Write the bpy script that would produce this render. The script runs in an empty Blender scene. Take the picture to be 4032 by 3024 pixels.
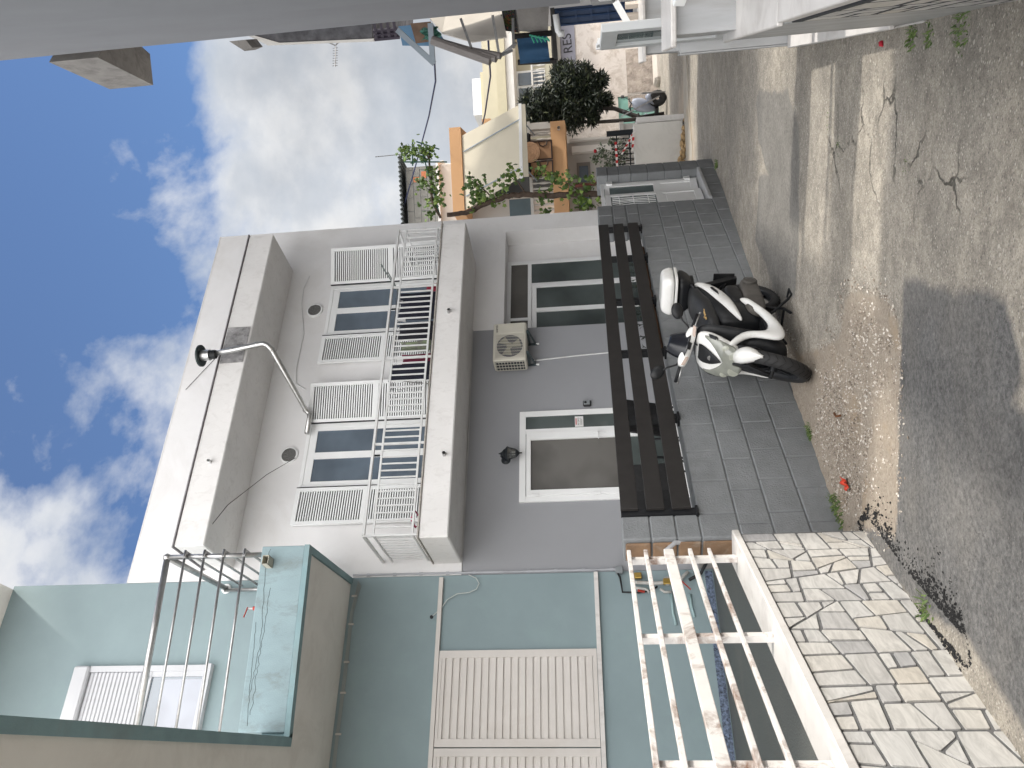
import bpy, math, random, bmesh
from mathutils import Vector, Matrix, noise as mn
random.seed(7)
C = bpy.context.scene.collection
sc = bpy.context.scene
R = math.radians
# ---------------- camera, world, sun, exposure ----------------
YAW, PITCH, ROLL, FPX, EYE = 0.55257, 0.10448, -0.04952, 3129.2, 1.6
f = Vector((math.sin(YAW)*math.cos(PITCH), math.cos(YAW)*math.cos(PITCH), math.sin(PITCH)))
r0 = Vector((math.cos(YAW), -math.sin(YAW), 0)); u0 = r0.cross(f)
r1 = r0*math.cos(ROLL)+u0*math.sin(ROLL); u1 = -r0*math.sin(ROLL)+u0*math.cos(ROLL)
cam = bpy.data.cameras.new("camera"); cam.sensor_width = 36; cam.lens = FPX/4032*36; cam.clip_end = 2000; cam.clip_start = .02
camo = bpy.data.objects.new("camera", cam); C.objects.link(camo)
# the phone was held upright and the picture is stored on its side: image right = world down
camo.matrix_world = Matrix(((-u1.x, r1.x, -f.x, 0), (-u1.y, r1.y, -f.y, 0), (-u1.z, r1.z, -f.z, EYE), (0, 0, 0, 1)))
sc.camera = camo
SUN_AZ, SUN_EL = R(140), R(42)
w = bpy.data.worlds.new("World"); sc.world = w; w.use_nodes = True
nt = w.node_tree; nt.nodes.clear()
def N(t, kind, **kw):
    n = t.nodes.new(kind)
    for k, v in kw.items():
        if k in n.inputs.keys(): n.inputs[k].default_value = v
        else: setattr(n, k, v)
    return n
def L(t, a, b): t.links.new(a, b)
def ramp(t, src, stops, interp='LINEAR'):
    n = t.nodes.new('ShaderNodeValToRGB'); n.color_ramp.interpolation = interp
    e = n.color_ramp.elements
    while len(e) < len(stops): e.new(.5)
    for i, (p, c) in enumerate(stops):
        e[i].position = p; e[i].color = (c, c, c, 1) if not hasattr(c, '__len__') else (*c[:3], 1)
    if src is not None: L(t, src, n.inputs[0])
    return n
def mth(t, op, a, b=None, c=None, clamp=False):
    n = t.nodes.new('ShaderNodeMath'); n.operation = op; n.use_clamp = clamp
    for i, v in enumerate((a, b, c)):
        if v is None: continue
        if hasattr(v, 'is_linked') or hasattr(v, 'links'): L(t, v, n.inputs[i])
        else: n.inputs[i].default_value = v
    return n.outputs[0]
def mix(t, fac, a, b, blend='MIX'):
    n = t.nodes.new('ShaderNodeMix'); n.data_type = 'RGBA'; n.blend_type = blend
    for idx, v in ((0, fac), (6, a), (7, b)):
        if hasattr(v, 'links'): L(t, v, n.inputs[idx])
        elif hasattr(v, '__len__'): n.inputs[idx].default_value = (*v[:3], 1)
        else: n.inputs[idx].default_value = v
    return n.outputs[2]
SKY_S = 0.1
out = N(nt, 'ShaderNodeOutputWorld'); bg = N(nt, 'ShaderNodeBackground', Strength=SKY_S)
sky = N(nt, 'ShaderNodeTexSky'); sky.sky_type = 'NISHITA'; sky.sun_disc = False
sky.sun_elevation = SUN_EL; sky.sun_rotation = SUN_AZ; sky.air_density = 1.0; sky.dust_density = .6; sky.ozone_density = 1.6
tc = N(nt, 'ShaderNodeTexCoord'); sep = N(nt, 'ShaderNodeSeparateXYZ'); L(nt, tc.outputs['Generated'], sep.inputs[0])
# cloud coordinates on a flat layer: direction / height
zc = mth(nt, 'MAXIMUM', sep.outputs[2], 0.02)
zz = mth(nt, 'ADD', zc, .18)
cx = mth(nt, 'DIVIDE', sep.outputs[0], zz); cy = mth(nt, 'DIVIDE', sep.outputs[1], zz)
cmb = N(nt, 'ShaderNodeCombineXYZ'); L(nt, cx, cmb.inputs[0]); L(nt, cy, cmb.inputs[1])
mp = N(nt, 'ShaderNodeMapping'); L(nt, cmb.outputs[0], mp.inputs[0]); mp.inputs['Location'].default_value = (3.3, 1.7, 0.4)
dm = N(nt, 'ShaderNodeMapping'); L(nt, tc.outputs['Generated'], dm.inputs[0]); dm.inputs['Location'].default_value = (2.35, .6, 1.1); dm.inputs['Scale'].default_value = (1, 1, 1.35)
n1 = N(nt, 'ShaderNodeTexNoise', Scale=2.7, Detail=12.0, Roughness=.56, Distortion=.2); L(nt, dm.outputs[0], n1.inputs['Vector'])
n2 = N(nt, 'ShaderNodeTexNoise', Scale=4.6, Detail=9.0, Roughness=.56); L(nt, dm.outputs[0], n2.inputs['Vector'])
# a big cumulus bank low in the sky, torn wisps in the blue above it
el_t = ramp(nt, sep.outputs[2], [(0.0, .30), (.335, .27), (.385, .16), (.43, .02), (.50, -.035), (1.0, .03)])
az_t = mth(nt, 'MULTIPLY', mth(nt, 'SUBTRACT', .40, sep.outputs[0]), .26)
left_t = ramp(nt, sep.outputs[0], [(.10, .14), (.24, .07), (.36, -.02), (1.0, -.02)])
dens = mth(nt, 'ADD', mth(nt, 'ADD', mth(nt, 'ADD', n1.outputs[0], el_t.outputs[0]), az_t), left_t.outputs[0])
cmask = ramp(nt, dens, [(.515, 0.0), (.55, .38), (.59, .82), (.64, 1.0)])
# bright sunlit rims, greyer bodies
rim = ramp(nt, dens, [(.56, 1.12), (.68, 1.0), (.80, .86), (1.0, .84)])
cshade = ramp(nt, n2.outputs[0], [(.34, (.60, .66, .74)), (.46, (.74, .78, .84)), (.54, (.90, .92, .95)), (.62, (1.0, 1.0, 1.0))])
ccol = mix(nt, 1.0, mix(nt, 1.0, cshade.outputs[0], rim.outputs[0], 'MULTIPLY'), (8.6, 8.6, 8.6), 'MULTIPLY')
blue = mix(nt, 1.0, sky.outputs[0], (.85, 1.18, 1.55), 'MULTIPLY')
hz = mix(nt, .10, blue, (5.0, 5.6, 7.0))
allsky = mix(nt, cmask.outputs[0], hz, ccol)
# southern half of the sky, out of view, brightened to fill the shaded facades
sth = ramp(nt, mth(nt, 'ADD', mth(nt, 'MULTIPLY', sep.outputs[1], -.5), .5), [(.45, 0.0), (.72, 1.0)])
L(nt, mix(nt, sth.outputs[0], allsky, (42, 41.4, 41)), bg.inputs['Color']); L(nt, bg.outputs[0], out.inputs[0])
sl = bpy.data.lights.new("sun", 'SUN'); sl.energy = 3.4; sl.angle = R(3.2); sl.color = (1, .94, .84)
so = bpy.data.objects.new("sun", sl); C.objects.link(so); so.location = (6, -6, 20)
sd = Vector((math.sin(SUN_AZ)*math.cos(SUN_EL), math.cos(SUN_AZ)*math.cos(SUN_EL), math.sin(SUN_EL)))
so.rotation_euler = sd.to_track_quat('Z', 'Y').to_euler()
sc.view_settings.view_transform = 'Standard'; sc.view_settings.look = 'None'; sc.view_settings.exposure = 0.0; sc.view_settings.gamma = 1
sc.render.resolution_x = 1024; sc.render.resolution_y = 768; sc.render.engine = 'CYCLES'
# ---------------- frames (local -> world) ----------------
def frame(ox, oy, ang, oz=0):
    return Matrix.Translation((ox, oy, oz)) @ Matrix.Rotation(R(ang), 4, 'Z')
FI = Matrix.Identity(4)
FW = frame(2.0, 5.41, 25.2)          # grey block wall: x along it, y towards the house
FM = frame(1.83, 4.92, 48.0)         # marble courtyard wall
FD = frame(0, 0, -31.7)              # far end of the street: x right, y away
FR = frame(0, 0, 38.1)               # right side of the street: x along it, y to the left (negative = into the right-hand side)
def gh(x, y):
    t = x*.82+y*.57
    P = [(-400, 1.5), (-5, .45), (0, .3), (2.2, .16), (4.5, -.03), (11, -.28), (18, -.52), (60, -.9), (900, -1.2)]
    for (a, za), (b, zb) in zip(P, P[1:]):
        if t <= b: return za+(zb-za)*(t-a)/(b-a)
    return -1.2
# ---------------- mesh builder ----------------
class MB:
    def __init__(s, fr=FI): s.v = []; s.f = []; s.fr = fr; s.sm = False
    def add(s, vs, fs, m=None):
        o = len(s.v); M = s.fr @ m if m is not None else s.fr
        s.v += [tuple(M @ Vector(p)) for p in vs]; s.f += [tuple(i+o for i in q) for q in fs]; return s
    def box(s, x0, x1, y0, y1, z0, z1, m=None):
        if x0 > x1: x0, x1 = x1, x0
        if y0 > y1: y0, y1 = y1, y0
        if z0 > z1: z0, z1 = z1, z0
        v = [(x, y, z) for z in (z0, z1) for y in (y0, y1) for x in (x0, x1)]
        return s.add(v, [(0, 2, 3, 1), (4, 5, 7, 6), (0, 1, 5, 4), (2, 6, 7, 3), (0, 4, 6, 2), (1, 3, 7, 5)], m)
    def cbox(s, x0, x1, y0, y1, z0, z1, c=.01, m=None):   # box with chamfered edges
        cx_, cy_, cz_ = (x0+x1)/2, (y0+y1)/2, (z0+z1)/2; hx, hy, hz_ = abs(x1-x0)/2, abs(y1-y0)/2, abs(z1-z0)/2
        c = min(c, hx*.9, hy*.9, hz_*.9); vs = []; idx = {}
        for sx in (-1, 1):
            for sy in (-1, 1):
                for sz in (-1, 1):
                    for ax in range(3):
                        h = [hx-c, hy-c, hz_-c]; h[ax] += c
                        idx[(sx, sy, sz, ax)] = len(vs); vs.append((cx_+sx*h[0], cy_+sy*h[1], cz_+sz*h[2]))
        fs = []
        for ax in range(3):
            o = [i for i in range(3) if i != ax]
            for sg in (-1, 1):
                q = []
                for a, b in ((-1, -1), (1, -1), (1, 1), (-1, 1)):
                    k = [0, 0, 0]; k[ax] = sg; k[o[0]] = a; k[o[1]] = b; q.append(idx[(*k, ax)])
                if (sg > 0) != (ax != 1): q.reverse()
                fs.append(tuple(q))
        for ax in range(3):
            o = [i for i in range(3) if i != ax]
            for a in (-1, 1):
                for b in (-1, 1):
                    q = []
                    for e, fc in ((-1, o[0]), (1, o[0]), (1, o[1]), (-1, o[1])):
                        k = [0, 0, 0]; k[ax] = e; k[o[0]] = a; k[o[1]] = b; q.append(idx[(*k, fc)])
                    p = [Vector(vs[i]) for i in q]; nrm = (p[1]-p[0]).cross(p[2]-p[0]); cc = sum(p, Vector())/4-Vector((cx_, cy_, cz_))
                    if nrm.dot(cc) < 0: q.reverse()
                    fs.append(tuple(q))
        for sx in (-1, 1):
            for sy in (-1, 1):
                for sz in (-1, 1):
                    q = [idx[(sx, sy, sz, a)] for a in range(3)]
                    if sx*sy*sz < 0: q.reverse()
                    fs.append(tuple(q))
        return s.add(vs, fs, m)
    def tube(s, pts, r, n=8, cap=True, r2=None, closed=False):
        pts = [Vector(p) for p in pts]; k = len(pts); vs = []; fs = []; up = None
        for i, p in enumerate(pts):
            a = pts[max(i-1, 0)] if not closed else pts[i-1]; b = pts[min(i+1, k-1)] if not closed else pts[(i+1) % k]
            d = (b-a); d = d.normalized() if d.length > 1e-9 else Vector((0, 0, 1))
            if up is None: up = Vector((0, 0, 1)) if abs(d.z) < .9 else Vector((1, 0, 0))
            x = d.cross(up).normalized() if d.cross(up).length > 1e-6 else d.orthogonal().normalized(); up = x.cross(d).normalized()
            rr = r if r2 is None else r+(r2-r)*i/(k-1)
            if hasattr(r, '__len__'): rr = r[i]
            for j in range(n):
                t = 2*math.pi*j/n+math.pi/n
                vs.append(tuple(p+x*math.cos(t)*rr+up*math.sin(t)*rr))
        for i in range(k if closed else k-1):
            for j in range(n):
                a = i*n+j; b = i*n+(j+1) % n; c = ((i+1) % k)*n+(j+1) % n; d = ((i+1) % k)*n+j; fs.append((a, b, c, d))
        if cap and not closed: fs += [tuple(range(n-1, -1, -1)), tuple((k-1)*n+j for j in range(n))]
        return s.add(vs, fs)
    def bar(s, a, b, w, h):                  # rectangular bar between two points
        a = Vector(a); b = Vector(b); d = (b-a).normalized(); up = Vector((0, 0, 1)) if abs(d.z) < .95 else Vector((0, 1, 0))
        x = d.cross(up).normalized()*w/2; y = x.cross(d).normalized()*h/2
        vs = [tuple(p+sx*x+sy*y) for p in (a, b) for sx, sy in ((-1, -1), (1, -1), (1, 1), (-1, 1))]
        return s.add(vs, [(0, 3, 2, 1), (4, 5, 6, 7), (0, 1, 5, 4), (1, 2, 6, 5), (2, 3, 7, 6), (3, 0, 4, 7)])
    def prism(s, poly, h0, h1, ax='z', m=None):   # polygon extruded along an axis
        n = len(poly); mp_ = {'z': lambda p, h: (p[0], p[1], h), 'y': lambda p, h: (p[0], h, p[1]), 'x': lambda p, h: (h, p[0], p[1])}[ax]
        vs = [mp_(p, h0) for p in poly]+[mp_(p, h1) for p in poly]
        ar = sum(poly[i][0]*poly[(i+1) % n][1]-poly[(i+1) % n][0]*poly[i][1] for i in range(n))
        fl = (ar > 0) == (h1 > h0)
        if ax == 'y': fl = not fl
        b = tuple(range(n)); t = tuple(range(n, 2*n))
        fs = [b[::-1] if fl else b, t if fl else t[::-1]]
        for i in range(n):
            j = (i+1) % n; q = (i, j, j+n, i+n); fs.append(q if fl else q[::-1])
        return s.add(vs, fs, m)
    def lathe(s, prof, n=24, m=None, ax='z'):     # profile of (r, h)
        vs = []; k = len(prof)
        for i in range(n):
            t = 2*math.pi*i/n
            for r_, h in prof:
                p = (r_*math.cos(t), r_*math.sin(t), h)
                vs.append(p if ax == 'z' else ((p[0], p[2], p[1]) if ax == 'y' else (p[2], p[0], p[1])))
        fs = [(i*k+j, ((i+1) % n)*k+j, ((i+1) % n)*k+j+1, i*k+j+1) for i in range(n) for j in range(k-1)]
        return s.add(vs, fs, m)
    def loft(s, rings, m=None, close=True):
        n = len(rings[0]); vs = [p for r_ in rings for p in r_]; k = len(rings)
        fs = [(i*n+j, i*n+(j+1) % n, (i+1)*n+(j+1) % n, (i+1)*n+j) for i in range(k-1) for j in range(n)]
        if close: fs += [tuple(range(n-1, -1, -1)), tuple((k-1)*n+j for j in range(n))]
        return s.add(vs, fs, m)
    def grid(s, fn, nu, nv, m=None):
        vs = [fn(i/nu, j/nv) for i in range(nu+1) for j in range(nv+1)]
        return s.add(vs, [(i*(nv+1)+j, (i+1)*(nv+1)+j, (i+1)*(nv+1)+j+1, i*(nv+1)+j+1) for i in range(nu) for j in range(nv)], m)
    def build(s, name, mat, parent=None, label=None, smooth=False, bevel=0, sub=0, fix=True, solid=0):
        me = bpy.data.meshes.new(name); me.from_pydata(s.v, [], s.f); me.materials.append(mat)
        if fix:
            bm = bmesh.new(); bm.from_mesh(me); bmesh.ops.recalc_face_normals(bm, faces=bm.faces); bm.to_mesh(me); bm.free()
        o = bpy.data.objects.new(name, me); C.objects.link(o)
        if smooth:
            for p in me.polygons: p.use_smooth = True
        if parent is not None: o.parent = parent
        if label: o['label'] = label
        if solid:
            q = o.modifiers.new('solid', 'SOLIDIFY'); q.thickness = solid; q.offset = 0
        if bevel:
            q = o.modifiers.new('bevel', 'BEVEL'); q.width = bevel; q.segments = 2; q.limit_method = 'ANGLE'; q.angle_limit = R(35)
        if sub:
            q = o.modifiers.new('sub', 'SUBSURF'); q.levels = sub; q.render_levels = sub
        return o
    def smooth_angle(s): pass
def tag(o, label, cat, group=None):
    o['label'] = label; o['category'] = cat
    if group: o['group'] = group
    return o
def thing(name, label, cat, group=None):
    o = bpy.data.objects.new(name, None); C.objects.link(o); o.empty_display_size = .2
    return tag(o, label, cat, group)
def struct(o, kind='structure', label=None):
    o['kind'] = kind
    if label: o['label'] = label
    return o
def settle():      # put every thing's Empty at its base without moving its parts
    for o in list(C.objects):
        if o.type == 'EMPTY' and o.parent is None and o.children and o.location.length == 0 and 'done' not in o:
            ps = []
            for c in o.children:
                if c.type == 'MESH': ps += [c.matrix_local @ v.co for v in c.data.vertices]
            if not ps: continue
            lo = Vector((sum(p.x for p in ps)/len(ps), sum(p.y for p in ps)/len(ps), min(p.z for p in ps)))
            o.location = lo
            for c in o.children: c.matrix_parent_inverse = Matrix.Translation(-lo)
def copy_tree(o, parent=None):
    c = o.copy(); C.objects.link(c)
    if parent is not None: c.parent = parent; c.matrix_parent_inverse = o.matrix_parent_inverse.copy()
    for ch in list(o.children): copy_tree(ch, c)
    return c
# ---------------- materials ----------------
_m = {}
def mat(name, col, rough=.7, var=.12, vs=3.0, bump=.0, bs=60.0, metal=0, col2=None, dirt=None, dscale=1.2, damt=.5, spec=.5, stretch=None, tr=0, bd=.004, alpha=None, emit=None):
    if name in _m: return _m[name]
    m = bpy.data.materials.new(name); m.use_nodes = True; t = m.node_tree; b = t.nodes['Principled BSDF']; _m[name] = m
    tc_ = N(t, 'ShaderNodeTexCoord'); vec = tc_.outputs['Object']
    if stretch:
        q = N(t, 'ShaderNodeMapping'); q.inputs['Scale'].default_value = stretch; L(t, vec, q.inputs[0]); vec2 = q.outputs[0]
    else: vec2 = vec
    n_ = N(t, 'ShaderNodeTexNoise', Scale=vs, Detail=6.0, Roughness=.6); L(t, vec2, n_.inputs['Vector'])
    c1 = tuple(max(0, c*(1-var)) for c in col); c2 = tuple(min(1, c*(1+var)) for c in (col2 or col))
    rp = ramp(t, n_.outputs[0], [(.3, c1), (.7, c2)]); cs = rp.outputs[0]
    if dirt:
        d_ = N(t, 'ShaderNodeTexNoise', Scale=dscale, Detail=8.0, Roughness=.7, Distortion=.6); L(t, vec2, d_.inputs['Vector'])
        dr = ramp(t, d_.outputs[0], [(.50, 0.0), (.70, damt)]); cs = mix(t, dr.outputs[0], cs, dirt)
    L(t, cs, b.inputs['Base Color']); b.inputs['Roughness'].default_value = rough; b.inputs['Metallic'].default_value = metal
    b.inputs['Specular IOR Level'].default_value = spec
    if tr: b.inputs['Transmission Weight'].default_value = tr
    if bump:
        bn = N(t, 'ShaderNodeTexNoise', Scale=bs, Detail=4.0, Roughness=.6); L(t, vec, bn.inputs['Vector'])
        bp = N(t, 'ShaderNodeBump', Strength=bump, Distance=bd); L(t, bn.outputs[0], bp.inputs['Height']); L(t, bp.outputs[0], b.inputs['Normal'])
    return m
def island_mat(name, stops, rough=.5, bump=.15, bs=25, vein=None):     # colour varies from piece to piece
    m = bpy.data.materials.new(name); m.use_nodes = True; t = m.node_tree; b = t.nodes['Principled BSDF']; _m[name] = m
    g = N(t, 'ShaderNodeNewGeometry'); rp = ramp(t, g.outputs['Random Per Island'], stops)
    tc_ = N(t, 'ShaderNodeTexCoord'); wv = N(t, 'ShaderNodeTexNoise', Scale=5.0, Detail=8.0, Roughness=.65, Distortion=1.6)
    mpn = N(t, 'ShaderNodeMapping'); mpn.inputs['Scale'].default_value = (1, 1, 4); L(t, tc_.outputs['Object'], mpn.inputs[0]); L(t, mpn.outputs[0], wv.inputs['Vector'])
    v = ramp(t, wv.outputs[0], [(.35, .78), (.6, 1.08)]); cs = mix(t, 1.0, rp.outputs[0], v.outputs[0], 'MULTIPLY')
    if vein:
        dn = N(t, 'ShaderNodeTexNoise', Scale=2.0, Detail=8.0, Roughness=.7); L(t, tc_.outputs['Object'], dn.inputs['Vector'])
        dr = ramp(t, dn.outputs[0], [(.5, 0.0), (.75, .55)]); cs = mix(t, dr.outputs[0], cs, vein)
    L(t, cs, b.inputs['Base Color']); b.inputs['Roughness'].default_value = rough
    bn = N(t, 'ShaderNodeTexNoise', Scale=bs, Detail=5.0); L(t, tc_.outputs['Object'], bn.inputs['Vector'])
    bp = N(t, 'ShaderNodeBump', Strength=bump, Distance=.005); L(t, bn.outputs[0], bp.inputs['Height']); L(t, bp.outputs[0], b.inputs['Normal'])
    return m
def glass(name, col, rough=.04, spec=.9, ior=1.7):
    m = bpy.data.materials.new(name); m.use_nodes = True; t = m.node_tree; b = t.nodes['Principled BSDF']; _m[name] = m
    n_ = N(t, 'ShaderNodeTexNoise', Scale=1.3, Detail=3.0); tc_ = N(t, 'ShaderNodeTexCoord'); L(t, tc_.outputs['Object'], n_.inputs['Vector'])
    rp = ramp(t, n_.outputs[0], [(.35, tuple(c*.7 for c in col)), (.65, tuple(c*1.25 for c in col))]); L(t, rp.outputs[0], b.inputs['Base Color'])
    b.inputs['Roughness'].default_value = rough; b.inputs['Specular IOR Level'].default_value = spec; b.inputs['IOR'].default_value = ior
    bn = N(t, 'ShaderNodeTexNoise', Scale=2.5, Detail=1.0); L(t, tc_.outputs['Object'], bn.inputs['Vector'])
    bp = N(t, 'ShaderNodeBump', Strength=.05, Distance=.02); L(t, bn.outputs[0], bp.inputs['Height']); L(t, bp.outputs[0], b.inputs['Normal'])
    return m
WHITE = mat('white_stucco', (.74, .735, .735), .9, .04, 1.3, .35, 140, dirt=(.50, .47, .43), damt=.25, dscale=.9)
WHITEG = mat('white_stucco_grimy', (.72, .71, .70), .9, .05, 2.5, .4, 120, dirt=(.42, .40, .38), damt=.30, dscale=10, stretch=(1, 1, .6))
CREAM = mat('cream_stucco', (.60, .56, .51), .9, .04, 1.5, .35, 140, dirt=(.48, .42, .36), damt=.25)
SOFFIT = mat('beige_soffit', (.78, .755, .71), .9, .04, 2.0, .2, 120, dirt=(.40, .36, .31), damt=.25)
GREYW = mat('lavender_grey_paint', (.295, .302, .32), .85, .03, 1.2, .25, 160)
TEAL = mat('pale_teal_paint', (.232, .300, .318), .85, .05, 1.6, .4, 110, dirt=(.26, .36, .36), damt=.35)
TEALG = mat('weathered_teal_paint', (.25, .335, .36), .88, .08, 4.0, .5, 90, dirt=(.17, .19, .18), damt=.75, dscale=4.5, stretch=(1, 1, .5))
TEALD = mat('dark_teal_edge_paint', (.22, .33, .355), .8, .10, 4.0, .4, 90, dirt=(.24, .21, .18), damt=.3, dscale=1.6)
BLOCK = mat('grey_painted_block', (.205, .215, .222), .75, .12, 7.0, 1.0, 75, dirt=(.24, .255, .27), damt=.3, dscale=3, bd=.008)
MORTAR = mat('grey_mortar', (.15, .16, .17), .95, .15, 12, .6, 60)
RAWB = mat('raw_clay_block', (.20, .125, .075), .95, .35, 6.0, .8, 40, dirt=(.30, .25, .20), damt=.7, dscale=5)
SLAT = mat('charcoal_metal', (.024, .022, .021), .5, .15, 9, .1, 90, spec=.3)
WPVC = mat('white_plastic_frame', (.80, .81, .81), .35, .03, 4)
WPVC2 = mat('cream_shutter_paint', (.58, .55, .52), .5, .05, 3, dirt=(.45, .40, .35), damt=.35)
WMET = mat('white_painted_metal', (.66, .67, .67), .45, .06, 8, dirt=(.45, .40, .36), damt=.3, dscale=6)
RUSTY = mat('rusty_white_paint', (.64, .62, .60), .6, .08, 6, .35, 60, dirt=(.16, .07, .03), damt=1.0, dscale=5.2)
STEEL = mat('brushed_steel', (.42, .42, .42), .32, .15, 12, metal=.9, dirt=(.2, .17, .14), damt=.4, dscale=9)
GALV = mat('galvanised_pipe', (.52, .52, .51), .36, .12, 20, metal=1.0)
MARB = mat('white_marble', (.62, .60, .58), .35, .10, 2.2, .08, 30, dirt=(.40, .37, .35), damt=.7, dscale=2.6, stretch=(1.5, 1.5, .6))
MARBG = mat('streaked_grey_marble', (.40, .41, .42), .4, .15, 2.0, .1, 30, dirt=(.30, .29, .28), damt=.8, dscale=2.4, stretch=(3, 3, .5))
GROUT = mat('dark_grout', (.13, .13, .132), .95, .3, 20, .6, 80)
BLACKP = mat('black_plastic', (.012, .013, .015), .45, .2, 9, spec=.3)
RUBBER = mat('tyre_rubber', (.020, .020, .021), .7, .25, 20, .3, 120)
ASPH = mat('tar_asphalt', (.012, .012, .013), .85, .3, 30, 1.0, 90, bd=.02)
CONC = mat('weathered_concrete', (.30, .285, .27), .95, .15, 3.5, .7, 50, dirt=(.14, .13, .125), damt=.7, dscale=3)
LEAF = island_mat('vine_leaf', [(0, (.045, .09, .018)), (.5, (.09, .16, .03)), (1, (.20, .29, .055))], .5, .1)
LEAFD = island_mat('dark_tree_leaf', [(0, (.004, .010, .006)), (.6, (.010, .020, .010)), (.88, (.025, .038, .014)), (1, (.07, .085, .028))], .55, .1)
WEED = island_mat('weed_blade', [(0, (.05, .10, .02)), (1, (.14, .20, .05))], .6, .1)
BARK = mat('brown_bark', (.085, .06, .045), .95, .35, 14, 1.0, 40, bd=.02)
# ---------------- ground ----------------
def sdf(poly, x, y):
    ins = False; d = 1e9; n = len(poly)
    for i in range(n):
        x1, y1 = poly[i]; x2, y2 = poly[(i+1) % n]
        dx, dy = x2-x1, y2-y1; t = max(0, min(1, ((x-x1)*dx+(y-y1)*dy)/(dx*dx+dy*dy+1e-12)))
        d = min(d, (x-x1-t*dx)**2+(y-y1-t*dy)**2)
        if (y1 > y) != (y2 > y) and x < (x2-x1)*(y-y1)/(y2-y1)+x1: ins = not ins
    d = math.sqrt(d); return d if ins else -d
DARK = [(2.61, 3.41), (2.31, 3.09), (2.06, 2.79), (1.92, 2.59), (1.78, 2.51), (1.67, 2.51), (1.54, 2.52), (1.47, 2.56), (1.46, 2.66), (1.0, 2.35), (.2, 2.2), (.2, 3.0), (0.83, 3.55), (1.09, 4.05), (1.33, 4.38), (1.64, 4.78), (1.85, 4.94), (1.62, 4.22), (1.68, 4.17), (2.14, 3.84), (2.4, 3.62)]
GRAV = [(3.25, 4.4), (3.08, 4.08), (2.74, 3.74), (2.51, 3.61), (2.36, 3.64), (2.14, 3.84), (1.68, 4.17), (1.55, 4.3), (1.75, 4.65), (1.92, 5.08), (2.0, 5.5), (2.59, 5.75), (3.09, 5.95), (3.9, 6.35), (4.6, 6.6), (4.5, 6.35), (3.7, 5.75), (3.34, 5.16), (3.09, 4.63)]
MIDP = [(6.77, 5.7), (6.78, 5.55), (5.84, 4.83), (5.67, 4.65), (5.49, 4.68), (5.1, 4.56), (4.85, 4.74), (4.42, 5.17), (4.2, 5.61), (4.47, 6.1), (5.83, 6.76), (6.02, 6.39), (6.13, 6.15), (5.83, 5.79), (6.42, 5.88)]
OCHR = [(11.9, 10.3), (14.2, 10.9), (14.6, 13.4), (10.6, 10.9)]
CRK = [(4.3, 3.5), (3.57, 3.0), (3.0, 2.6), (2.3, 2.55), (2.6, 3.0), (3.1, 3.3), (3.6, 3.8), (4.3, 4.2)]
def lines(lo, hi, f0, f1, st):
    a = []; x = f0
    while x < f1: a.append(x); x += st
    s_ = st
    while x < hi: a.append(x); s_ *= 1.22; x += s_
    a.append(hi); x = f0; s_ = st; b = []
    while True:
        s_ *= 1.22; x -= s_
        if x < lo: break
        b.append(x)
    b.append(lo); return b[::-1]+a
gx = lines(-300, 400, .2, 8.0, .045); gy = lines(-300, 400, 1.6, 7.6, .045)
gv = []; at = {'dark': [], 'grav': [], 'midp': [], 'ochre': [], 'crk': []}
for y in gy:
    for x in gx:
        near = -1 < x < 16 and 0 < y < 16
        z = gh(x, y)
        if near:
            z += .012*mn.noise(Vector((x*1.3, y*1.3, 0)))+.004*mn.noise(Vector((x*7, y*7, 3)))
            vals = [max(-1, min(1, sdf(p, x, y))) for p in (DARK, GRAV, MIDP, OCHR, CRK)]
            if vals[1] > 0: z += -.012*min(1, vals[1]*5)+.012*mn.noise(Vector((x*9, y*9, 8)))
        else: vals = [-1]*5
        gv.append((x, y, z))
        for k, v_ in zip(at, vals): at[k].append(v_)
nx = len(gx)
gf = [(j*nx+i, j*nx+i+1, (j+1)*nx+i+1, (j+1)*nx+i) for j in range(len(gy)-1) for i in range(nx-1)]
gm = bpy.data.meshes.new('ground'); gm.from_pydata(gv, [], gf)
for k in at:
    a = gm.attributes.new(k, 'FLOAT', 'POINT'); a.data.foreach_set('value', at[k])
for p in gm.polygons: p.use_smooth = True
m = bpy.data.materials.new('worn_asphalt'); m.use_nodes = True; t = m.node_tree; b = t.nodes['Principled BSDF']
tc_ = N(t, 'ShaderNodeTexCoord'); V = tc_.outputs['Object']
def noi(sc_, det=6.0, ro=.6, di=0.0):
    q = N(t, 'ShaderNodeTexNoise', Scale=sc_, Detail=det, Roughness=ro, Distortion=di); L(t, V, q.inputs['Vector']); return q.outputs[0]
def attr(n_): return N(t, 'ShaderNodeAttribute', attribute_name=n_).outputs['Fac']
def msk(name, nz, amp, w_):
    return ramp(t, mth(t, 'ADD', mth(t, 'MULTIPLY', mth(t, 'ADD', attr(name), mth(t, 'MULTIPLY', mth(t, 'SUBTRACT', nz, .5), amp)), 1/w_), .5), [(0, 0.0), (1, 1.0)]).outputs[0]
big = noi(.7, 4.0); mid = noi(3.0, 8.0, .7); fine = noi(38.0, 6.0, .8); finer = noi(120, 4, .8)
base = ramp(t, mid, [(.28, (.25, .228, .195)), (.5, (.375, .34, .288)), (.62, (.455, .412, .35)), (.78, (.56, .51, .435))]).outputs[0]
base = mix(t, ramp(t, big, [(.42, 0.0), (.6, .55)]).outputs[0], base, (.26, .243, .215))
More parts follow.
